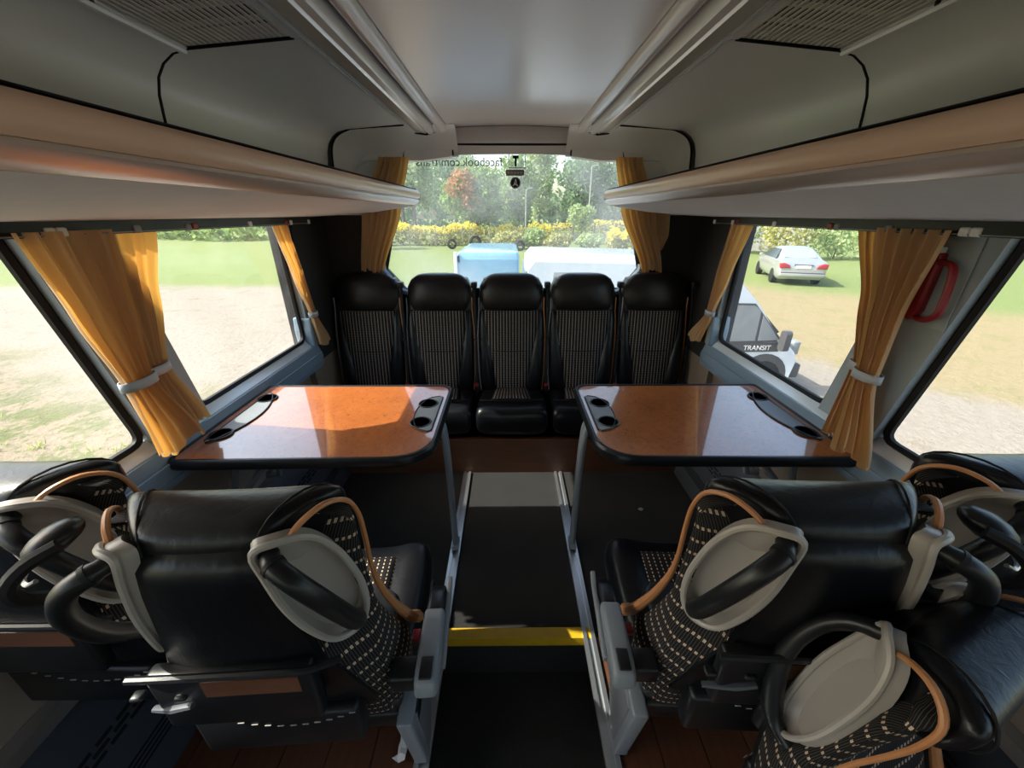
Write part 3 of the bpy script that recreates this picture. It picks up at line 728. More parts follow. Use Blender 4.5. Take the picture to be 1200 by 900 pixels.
def add_armrest(seat, s_):
    x0 = s_ * .292
    m = MB(); pts = [(.045, .535), (.036, .555), (.045, .580), (.075, .590), (.20, .585), (.215, .58), (.215, .552), (.15, .535), (.08, .522)]
    m.prism(pts, 'x', x0 - .024, x0 + .024); a = m.build('armrest', 'grey', seat, bevel=.010, bseg=3)
    m = MB(); m.prism([(.205, .583), (.26, .575), (.29, .560), (.296, .548), (.28, .538), (.205, .543)], 'x', x0 - .020, x0 + .020); m.build('armrest_tip', 'blackpl', a, bevel=.010, bseg=3)
    m = MB(); m.prism([(.10, .548), (.20, .560), (.27, .562), (.305, .574), (.312, .562), (.28, .545), (.14, .528), (.10, .53)], 'x', x0 + s_ * .027 - .006, x0 + s_ * .027 + .006); m.build('side_lever', 'grey', a, bevel=.003)
    m = MB(); m.box(x0 - .013, x0 + .013, .05, .095, .586, .592); m.build('hinge_cover', 'blackpl', a, bevel=.003)
    m = MB(); m.box(min(s_*.215, s_*.27), max(s_*.215, s_*.27), .06, .11, .53, .575); m.build('armrest_mount', 'blackpl', a, bevel=.006)
    m = MB(); m.box(s_ * .247 - .011, s_ * .247 + .011, .17, .20, .46, .515); bk = m.build('belt_buckle', 'blackpl', seat, bevel=.004)
    m = MB(); m.box(s_ * .247 - .010, s_ * .247 + .010, .171, .199, .515, .528); m.build('release_button', 'red', bk, bevel=.003)
def add_leg(seat, s_):
    x0 = s_ * .215
    m = MB(); m.prism([(.09, .34), (.40, .34), (.235, .035), (.235, .014), (.15, .014), (.15, .035)], 'x', x0 - .020, x0 + .020); m.build('leg', 'greymetal', seat, bevel=.006)
    m = MB(); m.prism([(.115, .325), (.30, .325), (.20, .06), (.17, .06)], 'x', x0 - .024, x0 + .024); m.build('leg_gusset', 'grey', seat, bevel=.003)
    m = MB(); m.box(-.20, .24, .12, .50, .275, .335); m.build('seat_frame', 'blackpl', seat, bevel=.01)
def add_belt_guide(seat, s_):
    m = MB(); rings = []
    for k, r in ((0, .01), (.15, .6), (.4, .95), (.65, 1), (.88, .7), (1, .05)):
        c = Vector((s_ * lerp(.20, .275, k), .06 + .0 * k, 1.005 - .03 * k))
        rings.append([(c.x, c.y + .04 * r * math.cos(a), c.z + .024 * r * math.sin(a)) for a in np.linspace(0, 2 * PI, 12, endpoint=False)])
    m.loft(rings, True); g = m.build('belt_guide', 'blackpl', seat, smooth=60)
    m = MB(); m.tube(smooth_path([(s_ * .205, .035, 1.0), (s_ * .23, .01, .99), (s_ * .25, -.005, .965), (s_ * .255, .0, .935), (s_ * .25, .02, .91)], 4), .011, 8); m.build('belt_loop', 'rubber', g)
    m = MB(); m.tube(smooth_path([(s_ * .258, .03, .965), (s_ * .262, .02, .952), (s_ * .25, .012, .948), (s_ * .235, .012, .955)], 4), .0035, 6); m.build('belt_wire', 'alu', g)

CX = 0.492
proto = make_seat(); near_seat = make_seat(0.37, True)
GRP = 'double coach seats around the tables'
seats = []
for (x, y, z, rz, lab, arm) in (
    (-.482, .405, 0, .05, 'black leather aisle seat facing the sunlit table', 1),
    (.508, .42, 0, -.045, 'black leather aisle seat facing the shaded table', -1),
    (-.955, .49, 0, 0, 'black leather window seat behind the sunlit table, tucked beside the sill', 0),
    (.972, .50, 0, 0, 'black leather window seat behind the shaded table, tucked beside the sill', 0),
    (.53, .555, -.10, PI + .40, 'black leather seat turned back to back with the seat behind it', 0)):
    s = near_seat if rz > 1 else (proto if not seats else copy_tree(proto))
    seats.append(s); s.location = (x, y, z); s.rotation_euler = (0, 0, rz); tag(s, lab, 'seat', GRP); s['_arm'] = arm
near_seat.scale = (.85, .85, 1)
for s in seats:
    arm = s['_arm']; del s['_arm']
    if arm:
        add_armrest(s, arm); add_leg(s, arm); add_belt_guide(s, -arm)
    else:
        yo = .107 if s is near_seat else 0.0
        m = MB(); m.box(-.20, .20, .16 + yo, .50 + yo, .27, .335); m.build('seat_frame', 'blackpl', s, bevel=.01)
        zb_ = .092 if s is near_seat else 0.0
        m = MB(); m.prism([(.16 + yo, .30), (.40 + yo, .30), (.30 + yo, zb_), (.20 + yo, zb_)], 'x', -.02, .02); m.build('leg', 'greymetal', s, bevel=.006)

# ---- rear bench seats
def make_bench_seat():
    t = empty('bench_seat')
    # local origin: floor under seat centre, faces -y ; y=0 is the front of the backrest at its base
    def ring(z, hw, y0, y1, r): return [(x, y, z) for x, y in rrect(-hw, hw, y0, y1, r, 4)]
    lean = lambda z: .10 * (z - .4) / .7
    m = MB(); m.loft([ring(z, hw, lean(z) + .02, lean(z) + .12, .03) for z, hw in ((.30, .195), (.45, .205), (.7, .208), (.9, .205), (1.04, .195), (1.085, .17))], True); m.build('backrest', 'blackpl', t, smooth=60)
    # headrest cushion
    rings = []
    for z, hw, d in ((.893, .165, .012), (.905, .185, .032), (.95, .197, .05), (1.0, .196, .055), (1.05, .186, .052), (1.09, .165, .042), (1.112, .13, .025), (1.118, .09, .01)):
        y = lean(z)
        rg = []
        for x in (-1, -.92, -.7, -.35, 0, .35, .7, .92, 1):
            rg.append((x * hw, y + .03 - d * (1 - abs(x) ** 3.5), z - .012 * (1 - x * x) * (1 if z < .91 else 0) + .0))
        rg += [(x * hw, y + .07 + .03 * (1 - abs(x)), z) for x in (1, .5, -.5, -1)]
        rings.append(rg)
    m = MB(); m.loft(rings, True); hd = m.build('headrest', 'leather2', t, sub=1)
    m = MB(); m.tube([(-.19, lean(.9) + .02, .91)] + [(x * .19, lean(.9) + .003, .896 - .013 * (1 - x * x)) for x in np.linspace(-.8, .8, 9)] + [(.19, lean(.9) + .02, .91)], .003, 6); m.build('seam', 'rubber', hd)
    # fabric insert
    nx, nz = 6, 10; vs, uv = [], []
    hwz = lambda z: interp([(.40, .085), (.55, .105), (.75, .138), (.90, .152)], z)
    for j in range(nz + 1):
        z = lerp(.40, .905, j / nz)
        for i in range(nx + 1):
            f = lerp(-1, 1, i / nx); x = f * (hwz(z) + .012); vs.append((x, lean(z) + .004 - .012 * (1 - f * f), z)); uv.append((x + .5, z))
    fs = [(j * (nx + 1) + i, j * (nx + 1) + i + 1, (j + 1) * (nx + 1) + i + 1, (j + 1) * (nx + 1) + i) for j in range(nz) for i in range(nx)]
    m = MB(); m.add(vs, fs, 0, uv); o = m.build('fabric_insert', 'fabbench', t); so = o.modifiers.new('solid', 'SOLIDIFY'); so.thickness = .03; so.offset = 0
    for zc in (.79, .66):
        m = MB(); m.tube([(f * hwz(zc), lean(zc) - .0105 - .012 * (1 - f * f), zc) for f in np.linspace(-1, 1, 7)], .0025, 6); m.build('insert_seam', 'rubber', t)
    # side bolsters
    for s_ in (-1, 1):
        rings = []
        for z, k in ((.385, .5), (.41, .85), (.50, 1.0), (.60, .95), (.70, .75), (.80, .62), (.87, .55), (.90, .35)):
            xi = hwz(z); xo = interp([(.38, .19), (.5, .20), (.75, .205), (.9, .19)], z); cx = (xi + xo) / 2; hw = (xo - xi) / 2 + .004
            y = lean(z) + .022
            rings.append([(s_ * (cx + hw * math.cos(a)), y - (.055 * k if math.sin(a) > 0 else .03) * math.sin(a), z) for a in np.linspace(0, 2 * PI, 14, endpoint=False)])
        m = MB(); m.loft(rings, True); m.build('bolster', 'leather', t, smooth=60)
        m = MB(); m.tube(smooth_path([(s_ * interp([(.38, .194), (.5, .206), (.75, .210), (.9, .20)], z), lean(z) + .01, z) for z in (.40, .5, .6, .75, .9, .98)], 3), .0035, 6); m.build('piping', 'piping' if s_ > 0 else 'greymetal', t)
    # seat cushion
    rings = []
    for y, zt, zb_, hw in ((.06, .395, .30, .19), (.0, .405, .27, .205), (-.15, .418, .25, .212), (-.27, .432, .25, .214), (-.325, .425, .26, .212), (-.345, .385, .275, .205), (-.34, .30, .28, .20)):
        rings.append([(x * hw, y, zt - (.02 if abs(x) > .95 else 0) + .006 * (.6 < abs(x) < .95)) for x in (-1, -.88, -.65, -.3, 0, .3, .65, .88, 1)] + [(x * hw, y, zb_) for x in (1, .4, -.4, -1)])
    m = MB(); m.loft(rings, True); cu = m.build('cushion', 'leather', t, sub=1)
    vs, uv, fs = [], [], []
    for j in range(7):
        y = lerp(.03, -.21, j / 6)
        for i in range(7):
            x = lerp(-.115, .115, i / 6); vs.append((x * lerp(.85, 1.05, j / 6), y, lerp(.408, .434, j / 6) + .004 * math.sin(PI * i / 6))); uv.append((x + .5, y))
    fs = [(j * 7 + i, j * 7 + i + 1, (j + 1) * 7 + i + 1, (j + 1) * 7 + i) for j in range(6) for i in range(6)]
    m = MB(); m.add(vs, fs, 0, uv); o = m.build('cushion_insert', 'fabbench', t); so = o.modifiers.new('solid', 'SOLIDIFY'); so.thickness = .01; so.offset = 0
    m = MB(); m.tube(smooth_path([(-.19, -.22, .437), (-.1, -.235, .441), (.1, -.235, .441), (.19, -.22, .437)], 3), .0028, 6); m.build('seam', 'rubber', cu)
    # belt strap and buckle beside the seat
    m = MB(); m.tube(smooth_path([(.218, .10, 1.06), (.219, .07, .98), (.221, .045, .85), (.222, .02, .65), (.22, -.01, .43)], 4), .008, 6, flat=.4); sb = m.build('seat_belt', 'rubber', t)
    m = MB(); m.box(.20, .235, .06, .11, 1.04, 1.075); m.build('belt_guide', 'blackpl', sb, bevel=.006)
    m = MB(); m.box(.212, .232, .0, .03, .735, .745); m.build('belt_stop', 'blackpl', sb, bevel=.003)
    m = MB(); m.box(.208, .232, -.045, -.02, .40, .455); bk = m.build('belt_buckle', 'blackpl', t, bevel=.004)
    m = MB(); m.box(.209, .231, -.047, -.022, .445, .462); m.build('release_button', 'red', bk, bevel=.003)
    return t
bs = make_bench_seat()
names5 = ('at the wall beside the sunlit table', 'second from the wall on the sunlit table side', 'in the middle, facing the aisle', 'second from the wall on the shaded table side', 'at the wall beside the shaded table')
for i in range(5):
    s = bs if i == 0 else copy_tree(bs)
    s.location = ((i - 2) * 0.441 - 0.005, 2.27, 0); tag(s, 'rear bench seat ' + names5[i], 'seat', 'rear bench seats')

# ---- curtains
def curtain(name, label, rows, nf, normal, phase=0.0, tie=None, band=None, nu=72, group='orange curtains'):
    """rows: list of (z, (x,y) left, (x,y) right, amplitude)"""
    n = Vector(normal); vs = []; NV = 40; t = empty(name, (0, 0, 0), 0, label, 'curtain', group)
    zs = [r[0] for r in rows]
    rl = [Vector((*r[1], 0)) for r in rows]; rr = [Vector((*r[2], 0)) for r in rows]
    ctr = (rl[0] + rr[0]) / 2
    base = Vector((ctr.x, ctr.y, rows[-1][0])); t.location = base
    def sm(vals, z):
        for i in range(len(rows) - 1):
            if zs[i] >= z >= zs[i + 1] or i == len(rows) - 2:
                f = (z - zs[i]) / (zs[i + 1] - zs[i]); f = max(0, min(1, f)); f2 = f * f * (3 - 2 * f); f = .5 * f + .5 * f2
                return vals[i] + (vals[i + 1] - vals[i]) * f
    amps = [r[3] for r in rows]
    rnd = random.Random(sum(ord(ch) for ch in label)); ph2 = rnd.random() * 6; ph3 = rnd.random() * 6
    for j in range(NV + 1):
        z = lerp(zs[0], zs[-1], j / NV); a = sm(rl, z); b = sm(rr, z); am = sm(amps, z); d = (b - a)
        for i in range(nu + 1):
            u = i / nu; uu = u + .018 * math.sin(2 * PI * 2.3 * u + ph2)
            w = math.sin(2 * PI * nf * uu + phase + .5 * math.sin(2.2 * j / NV + ph3)); w = math.copysign(abs(w) ** .8, w)
            off = am * (w + .35 * math.sin(2 * PI * nf * 2.1 * uu + ph2))
            p = a + d * u + n * off + d.normalized() * (.35 * am * math.cos(2 * PI * nf * uu + phase))
            zz = z + (.012 * math.sin(2 * PI * 1.4 * u + ph3) + .01 * math.sin(2 * PI * nf * uu)) * (j / NV) ** 6
            vs.append((p.x - base.x, p.y - base.y, zz - base.z))
    fs = [(j * (nu + 1) + i, j * (nu + 1) + i + 1, (j + 1) * (nu + 1) + i + 1, (j + 1) * (nu + 1) + i) for j in range(NV) for i in range(nu)]
    m = MB(); m.add(vs, fs); m.build('cloth', 'curtain', t, smooth=180, recalc=False)
    if tie is not None:
        a = sm(rl, tie); b = sm(rr, tie); am = sm(amps, tie); c = (a + b) / 2; h = (b - a) / 2; hl = h.length + .006
        d = h.normalized(); pts = []
        rings = []
        for dz in (-.013, .013):
            for k_, s_ in ((0, 1),):
                ring = []
                for k in range(20):
                    an = 2 * PI * k / 20; q = c + d * hl * math.cos(an) + n * (am * 1.35 + .006) * math.sin(an); ring.append((q.x - base.x, q.y - base.y, tie - base.z + dz + .25 * 0))
                rings.append(ring)
        m = MB(); m.loft(rings, False); o = m.build('tie_band', 'tie', t, smooth=60); so = o.modifiers.new('solid', 'SOLIDIFY'); so.thickness = .003; so.offset = 1
    return t
X = -1.062
curtain('curtain', 'tan curtain hanging over the sunlit side pillar, tied nearer the seats',
        [(1.412, (X, .86), (X, 1.09), .012), (1.22, (X + .005, .90), (X + .005, 1.065), .013), (1.02, (X + .012, .945), (X + .012, 1.035), .012), (.79, (X + .02, .945), (X + .03, 1.12), .011)], 5, (1, 0, 0), .4, 1.022)
X = -1.112
curtain('curtain', 'glowing orange curtain beside the pillar, sun shining through its folds',
        [(1.412, (X, 1.0), (X, 1.285), .010), (1.22, (X, 1.03), (X, 1.215), .010), (1.018, (X + .02, 1.04), (X + .02, 1.135), .010), (.80, (X + .03, 1.03), (X + .035, 1.20), .012)], 6, (1, 0, 0), 1.2, 1.018)
X = 1.108
curtain('curtain', 'tan curtain beside the silver car view, tied against the pillar edge',
        [(1.412, (X, 1.14), (X, 1.34), .011), (1.2, (X, 1.12), (X, 1.235), .011), (1.005, (X - .01, 1.09), (X - .01, 1.165), .010), (.755, (X - .015, 1.06), (X - .02, 1.175), .012)], 6, (-1, 0, 0), .2, 1.005)
X = 1.062
curtain('curtain', 'tan curtain next to the red hammer, tied in front of the pillar',
        [(1.412, (X, 1.0), (X, 1.20), .012), (1.2, (X, 1.03), (X, 1.14), .012), (1.005, (X - .008, 1.02), (X - .008, 1.095), .011), (.755, (X - .012, .93), (X - .018, 1.07), .012)], 5, (-1, 0, 0), .9, 1.005)
X = -1.095
curtain('curtain', 'narrow curtain tied to the rear pillar by the sunlit table',
        [(1.412, (X, 1.89), (X, 2.03), .010), (1.15, (X, 1.98), (X, 2.09), .010), (.945, (X, 2.07), (X, 2.125), .009), (.765, (X + .01, 2.08), (X + .02, 2.19), .010)], 4, (1, 0, 0), .3, .945)
X = 1.095
curtain('curtain', 'narrow curtain tied to the rear pillar by the shaded table',
        [(1.412, (X, 1.87), (X, 2.08), .010), (1.15, (X, 1.98), (X, 2.12), .010), (.945, (X, 2.07), (X, 2.135), .009), (.765, (X - .01, 2.12), (X - .02, 2.26), .010)], 4, (-1, 0, 0), .8, .945)
curtain('curtain', 'rear window curtain on the sunlit table side',
        [(1.735, (-.74, 2.455), (-.575, 2.455), .011), (1.47, (-.87, 2.45), (-.645, 2.45), .013), (1.125, (-.92, 2.44), (-.78, 2.44), .012)], 5, (0, -1, 0), .3)
curtain('curtain', 'rear window curtain on the shaded table side',
        [(1.735, (.575, 2.455), (.72, 2.455), .011), (1.47, (.63, 2.45), (.83, 2.45), .013), (1.125, (.79, 2.44), (.92, 2.44), .012)], 5, (0, -1, 0), 1.3)
curtain('curtain', 'loose orange curtain end gathered behind the rear window curtain',
        [(1.47, (.80, 2.478), (.93, 2.478), .008), (1.33, (.83, 2.478), (.94, 2.478), .008), (1.25, (.84, 2.478), (.92, 2.478), .008)], 2, (0, -1, 0), 1.3)

# ---- emergency hammer on the right pillar
t = empty('emergency_hammer', (1.125, 1.035, 1.175), 0, 'red emergency hammer holder on the window pillar beside the tan curtain', 'hammer')
q = MB(); q.prism([(0.018, 0.0), (0.05, 0.015), (0.05, 0.175), (0.03, 0.19), (0.0, 0.18), (0.0, 0.03)], 'x', -0.03, -0.004); q.build('holder', 'red', t, bevel=.006)
q = MB(); q.tube(smooth_path([(-.02, 0.005, 0.012), (-.026, -.025, 0.012), (-.03, -.052, .03), (-.03, -.056, .06), (-.03, -.05, .13), (-.028, -.036, .155), (-.02, 0.005, .16)], 4), .0095, 8, flat=.8); q.build('handle', 'red', t)
q = MB(); q.box(-.028, -.010, .005, .03, .178, .196); q.build('seal_tab', 'white', t, bevel=.003)
q = MB(); q.box(-.006, -.002, -.065, .05, -.01, .225); q.build('mount_plate', 'pillar', t, bevel=.002)

# ---- litter
m = MB(); rng = random.Random(3); rings = []
for k in range(7):
    c = Vector((0.012 * math.sin(k * 1.7), (k - 3) * .016, .012 + .006 * (k % 2)))
    rings.append([tuple(c + Vector((math.cos(a) * .012 * rng.uniform(.5, 1.5), rng.uniform(-.005, .005), math.sin(a) * .010 * rng.uniform(.5, 1.1)))) for a in np.linspace(0, 2 * PI, 8, endpoint=False)])
m.loft(rings, True); o = m.build('crumpled_tissue', 'white', smooth=0); o.location = (-.325, .615, .002); o.rotation_euler = (0, 0, -.5)
tag(o, 'crumpled white paper tissue on the wood floor beside the seat track', 'tissue')
m = MB(); rings = []
for k, r in enumerate((.3, 1, 1.2, .8, .2)):
    rings.append([((k - 2) * .007, math.cos(a) * .008 * r * rng.uniform(.7, 1.3), .008 + math.sin(a) * .007 * r) for a in np.linspace(0, 2 * PI, 7, endpoint=False)])
m.loft(rings, True); o = m.build('crumb', 'beige', smooth=0); o.location = (.68, 1.60, 0); tag(o, 'small pale crumb on the dark carpet by the shaded table', 'crumb')

# ---- lettering and stickers on the rear window
def text_obj(name, body, size, mat, loc, rot, mirror=False, parent=None, ext=0.0005):
    cu = bpy.data.curves.new(name, 'FONT'); cu.body = body; cu.size = size; cu.extrude = ext; cu.align_x = 'LEFT'
    to = bpy.data.objects.new(name + '_tmp', cu); COL.objects.link(to)
    dg = bpy.context.evaluated_depsgraph_get(); me = bpy.data.meshes.new_from_object(to.evaluated_get(dg))
    bpy.data.objects.remove(to); me.materials.clear(); me.materials.append(M[mat])
    o = bpy.data.objects.new(name, me); COL.objects.link(o); o.location = loc; o.rotation_euler = rot
    if mirror: o.scale = (-1, 1, 1)
    if parent is not None: o.parent = parent
    return o
M['print'] = simple('dark_grey_print', (0.09, 0.10, 0.12), 0.6, var=0.1)
o = text_obj('window_lettering', 'facebook.com/trans', 0.062, 'print', (-0.055, 2.527, 1.698), (PI / 2, 0, 0), True); o.parent = win3
t = empty('lamp_hanger_sign', (0.02, 2.47, 1.68), 0, 'small black T-shaped hanger in a thin frame under the rear valance', 'sign')
q = MB(); q.box(-.006, .006, -.004, .004, .012, .062); q.box(-.017, .017, -.004, .004, .05, .064); q.build('hanger', 'rubber', t, smooth=0)
q = MB(); q.tube([(-.038, 0, .07), (-.038, 0, .004), (.055, 0, .004), (.055, 0, .07)], .0025, 6); q.build('frame', 'grey', t)
t = empty('window_label', (0.02, 2.52, 1.665), 0, 'brown-grey label strip stuck to the rear window above the round sticker', 'label')
q = MB(); q.prism(rrect(-.055, .05, -.016, .014, .004), 'y', 0, .004); q.build('plate', simple('label_brown', (.22, .15, .13), .6), t, smooth=0)
for k in range(5):
    q = MB(); q.box(-.045 + k * .018, -.033 + k * .018, -.001, 0, -.006, .004); q.build('print_mark', 'tie', t, smooth=0)
t = empty('seat_belt_sticker', (0.02, 2.52, 1.612), 0, 'round black sticker with white seated belted figure on the rear window', 'sticker')
q = MB(); q.lathe([(.001, 0), (.030, 0), (.030, .003), (.001, .003)], (0, 0, 0), 24, 'y'); q.build('disc', 'rubber', t, smooth=0)
q = MB(); q.lathe([(.0262, -.001), (.0275, -.001), (.0275, 0.0), (.0262, 0.0)], (0, 0, 0), 24, 'y', cap=False); q.lathe([(.0005, -.001), (.0055, -.001), (.0055, 0)], (.001, 0, .014), 12, 'y')
q.prism([(-.006, .008), (.007, .008), (.009, -.006), (.016, -.012), (.012, -.018), (.003, -.011), (-.006, -.011), (-.013, -.018), (-.016, -.012), (-.009, -.006)], 'y', -.001, 0); q.build('figure', 'white', t, smooth=0)
q = MB(); q.prism([(-.006, .007), (-.003, .008), (.008, -.005), (.006, -.007)], 'y', -.0018, -.001); q.build('belt', 'rubber', t, smooth=0)

# ================================================================== OUTSIDE
def mat_ground():
    t = NT('yard_ground'); g = t.n('NewGeometry').outputs['Position']; sp = t.n('SeparateXYZ', {0: g}); x, y = sp.outputs[0], sp.outputs[1]
    n1 = t.math('SUBTRACT', t.noise(0.35, 4, g, 0.6), 0.5); n2 = t.math('SUBTRACT', t.noise(1.6, 5, g, 0.65), 0.5); n3 = t.noise(9, 5, g, 0.7); n4 = t.noise(45, 3, g, 0.6)
    wob = t.math('ADD', t.math('MULTIPLY', n1, 4.0), t.math('MULTIPLY', n2, 2.2))
    s = t.math('ADD', t.math('ADD', x, y), wob)
    dry = t.step(s, 12.6, 14.6)                                        # dry grass to the right of the track
    green_r = t.step(s, 24.5, 29.0)
    yw = t.math('ADD', y, t.math('MULTIPLY', wob, 0.5))
    green_l = t.math('MULTIPLY', t.step(yw, 15.6, 17.6), t.step(t.math('MULTIPLY', x, -1.0), -5.0, -1.0))
    near = t.math('SUBTRACT', t.math('SUBTRACT', 4.4, t.math('MULTIPLY', x, 0.33)), t.math('ADD', y, wob))   # >0 inside the scrubby patch
    near = t.math('MULTIPLY', t.step(near, -0.6, 1.6), t.step(t.math('MULTIPLY', x, -1.0), 2.0, 3.0))
    sand = t.mix(n3, (0.20, 0.172, 0.14), (0.31, 0.275, 0.235)); sand = t.mix(t.math('MULTIPLY', t.step(n2, 0.03, 0.2), 0.6), sand, (0.19, 0.15, 0.11))
    dryc = t.mix(n3, (0.19, 0.15, 0.075), (0.31, 0.25, 0.145)); dryc = t.mix(t.math('MULTIPLY', t.step(n2, 0.0, 0.2), 0.5), dryc, (0.17, 0.18, 0.065))
    grn = t.mix(n3, (0.12, 0.165, 0.05), (0.22, 0.27, 0.095)); grn = t.mix(t.math('MULTIPLY', n4, 0.5), grn, (0.085, 0.12, 0.035))
    scrub = t.mix(t.step(t.math('ADD', t.math('MULTIPLY', n2, 1.6), n3), 0.38, 0.66), (0.24, 0.19, 0.135), (0.10, 0.12, 0.04))
    c = t.mix(near, sand, scrub); c = t.mix(t.math('MULTIPLY', dry, t.step(x, 0.0, 2.0)), c, dryc)
    c = t.mix(green_r, c, grn); c = t.mix(green_l, c, grn)
    c = t.mix(t.math('MULTIPLY', n4, 0.25), c, (0.18, 0.15, 0.11))
    return t.done(t.bsdf(c, 0.95, 0, 0.1, 0, n3, 0.8, 0.05))
M['ground'] = mat_ground()
q = MB(); q.box(-160, 160, -60, 220, GROUND - .3, GROUND)
tag(q.build('ground', 'ground', smooth=0), 'sandy yard with patches of dry and green grass', 'ground', **ST)

def leafmat(name, c0, c1, tr=0.35):
    t = NT(name); g = t.n('NewGeometry'); r = g.outputs['Random Per Island']
    n = t.noise(0.5, 3, g.outputs['Position'])
    c0 = tuple(min(.9, v * 1.3) for v in c0); c1 = tuple(min(.9, v * 1.3) for v in c1)
    c = t.mix(t.math('ADD', t.math('MULTIPLY', r, .6), t.math('MULTIPLY', n, .4)), c0, c1)
    df = t.n('BsdfDiffuse', {'Color': c}); tl = t.n('BsdfTranslucent', {'Color': c})
    mx = t.n('MixShader', {0: tr}); t.t.links.new(df.outputs[0], mx.inputs[1]); t.t.links.new(tl.outputs[0], mx.inputs[2])
    return t.done(mx)
M['lf_green'] = leafmat('leaves_mid_green', (.10, .17, .055), (.26, .34, .11))
M['lf_dark'] = leafmat('leaves_dark_green', (.07, .12, .06), (.17, .25, .11))
M['lf_pale'] = leafmat('leaves_pale_green', (.20, .27, .13), (.40, .46, .22))
M['lf_red'] = leafmat('leaves_autumn_red', (.26, .14, .07), (.42, .24, .12))
M['lf_yel'] = leafmat('goldenrod_yellow', (.52, .40, .05), (.80, .62, .10))
M['lf_olive'] = leafmat('leaves_olive', (.20, .21, .08), (.40, .38, .15))
M['bark'] = simple('bark', (.13, .10, .075), .9, var=.3, vscale=8, bscale=30, bstr=.5, bdist=.02)

def leaf_cloud(name, blobs, count, size, mat, parent, seed, flat=.8):
    rg = np.random.default_rng(seed); tot = sum(b[3] * b[4] * b[5] for b in blobs); V, F = [], []
    vv = []
    for b in blobs:
        n = max(8, int(count * b[3] * b[4] * b[5] / tot))
        d = rg.normal(size=(n, 3)); d /= np.linalg.norm(d, axis=1)[:, None]; r = rg.uniform(.25, 1.0, n) ** .45
        lump = 1 + .22 * np.sin(5 * d[:, 0] + b[0]) * np.sin(4 * d[:, 2] + b[2] * 3)
        vv.append(np.array(b[:3]) + d * (r * lump)[:, None] * np.array(b[3:6]))
    c = np.concatenate(vv); n = len(c)
    a = rg.normal(size=(n, 3)); a /= np.linalg.norm(a, axis=1)[:, None]; h = rg.normal(size=(n, 3)); h[:, 2] += .5
    b_ = np.cross(a, h); b_ /= np.linalg.norm(b_, axis=1)[:, None]
    s = (size * rg.uniform(.6, 1.35, n))[:, None]
    vs = np.stack([c - a * s, c + b_ * s * .6, c + a * s, c - b_ * s * .6], 1).reshape(-1, 3)
    me = bpy.data.meshes.new(name); me.from_pydata(vs.tolist(), [], np.arange(n * 4).reshape(-1, 4).tolist()); me.materials.append(M[mat])
    o = bpy.data.objects.new(name, me); COL.objects.link(o); o.parent = parent; return o
SEED = [100]
def tree(loc, h, r, mat, label, trunk=.25, count=2200, size=.30, extra=None, base=.3, name='tree', group='trees behind the yard', cat='tree'):
    h *= 1.18; r *= 1.12; size *= .9; count = int(count * 1.4)
    SEED[0] += 1; rg = random.Random(SEED[0]); t = empty(name, (loc[0], loc[1], GROUND), 0, label, cat, group)
    m = MB(); bend = rg.uniform(-.15, .15)
    m.tube([(0, 0, -.05), (bend * .3, 0, h * .25), (bend, .1, h * .55), (bend * 1.5, .1, h * .85)], [trunk, trunk * .8, trunk * .5, trunk * .15], 8)
    for k in range(5):
        a = rg.uniform(0, 2 * PI); z = h * rg.uniform(.3, .6); m.tube([(bend * .6, 0, z), (math.cos(a) * r * .35, math.sin(a) * r * .35, z + h * .12), (math.cos(a) * r * .7, math.sin(a) * r * .7, z + h * .2)], [trunk * .35, trunk * .22, trunk * .08], 6)
    m.build('trunk', 'bark', t)
    blobs = [(0, 0, h * (.5 + base / 2), r * .8, r * .8, h * (1 - base) * .46)]
    for k in range(8):
        a = rg.uniform(0, 2 * PI); z = h * rg.uniform(base + .08, .92); k2 = 1 - .45 * abs(z / h - .55)
        blobs.append((math.cos(a) * r * .55 * k2, math.sin(a) * r * .55 * k2, z, r * .48, r * .48, h * .13))
    leaf_cloud('crown', blobs, count, size, mat, t, SEED[0])
    if extra:
        (ex, ez, er, em, ec) = extra
        leaf_cloud('autumn_foliage', [(ex, -.75 * r, ez, er, er * .8, er * .9), (ex + er * .4, -.8 * r, ez - er * .8, er * .6, er * .6, er * .6)], ec, size, em, t, SEED[0] + 500)
    return t
tree((-3.2, 42, 0), 6.6, 3.3, 'lf_green', 'broad green tree with an autumn red patch behind the goldenrod', .22, 5200, .20, (-1.0, 5.2, 1.5, 'lf_red', 800), .22)
tree((-10.5, 47, 0), 8.6, 3.2, 'lf_pale', 'pale green tree beside the sunlit rear window curtain', .25, 4200, .24)
tree((-7.0, 56, 0), 9.2, 3.2, 'lf_dark', 'dark tree standing behind the red-leaved tree', .3, 3600, .26)
tree((1.2, 52, 0), 8.0, 2.6, 'lf_green', 'narrow mid green tree right of the red-leaved tree', .2, 3200, .25, base=.12)
tree((4.6, 64, 0), 10.4, 2.7, 'lf_pale', 'tall thin birch-like tree behind the round sticker', .2, 3200, .26, base=.15)
tree((9.8, 54, 0), 8.7, 3.6, 'lf_dark', 'broad dark tree in front of the street pole', .3, 4600, .25, base=.1)
tree((16.2, 63, 0), 9.8, 3.0, 'lf_dark', 'dark tree at the shaded rear window curtain', .3, 3000, .26, base=.1)
tree((-15.0, 60, 0), 9.5, 4.5, 'lf_dark', 'dark tree half hidden by the sunlit rear curtain', .3, 3000, .3)
tree((23.0, 67, 0), 9.0, 4.5, 'lf_dark', 'dark tree hidden behind the shaded rear curtain', .3, 2600, .3)
tree((7.2, 41.2, 0), 3.0, 1.3, 'lf_pale', 'small round tree by the concrete fence', .08, 1200, .16)
tree((-11.3, 35.4, 0), 3.2, 1.2, 'lf_green', 'small leaning tree in the goldenrod', .12, 900, .18, base=.35)
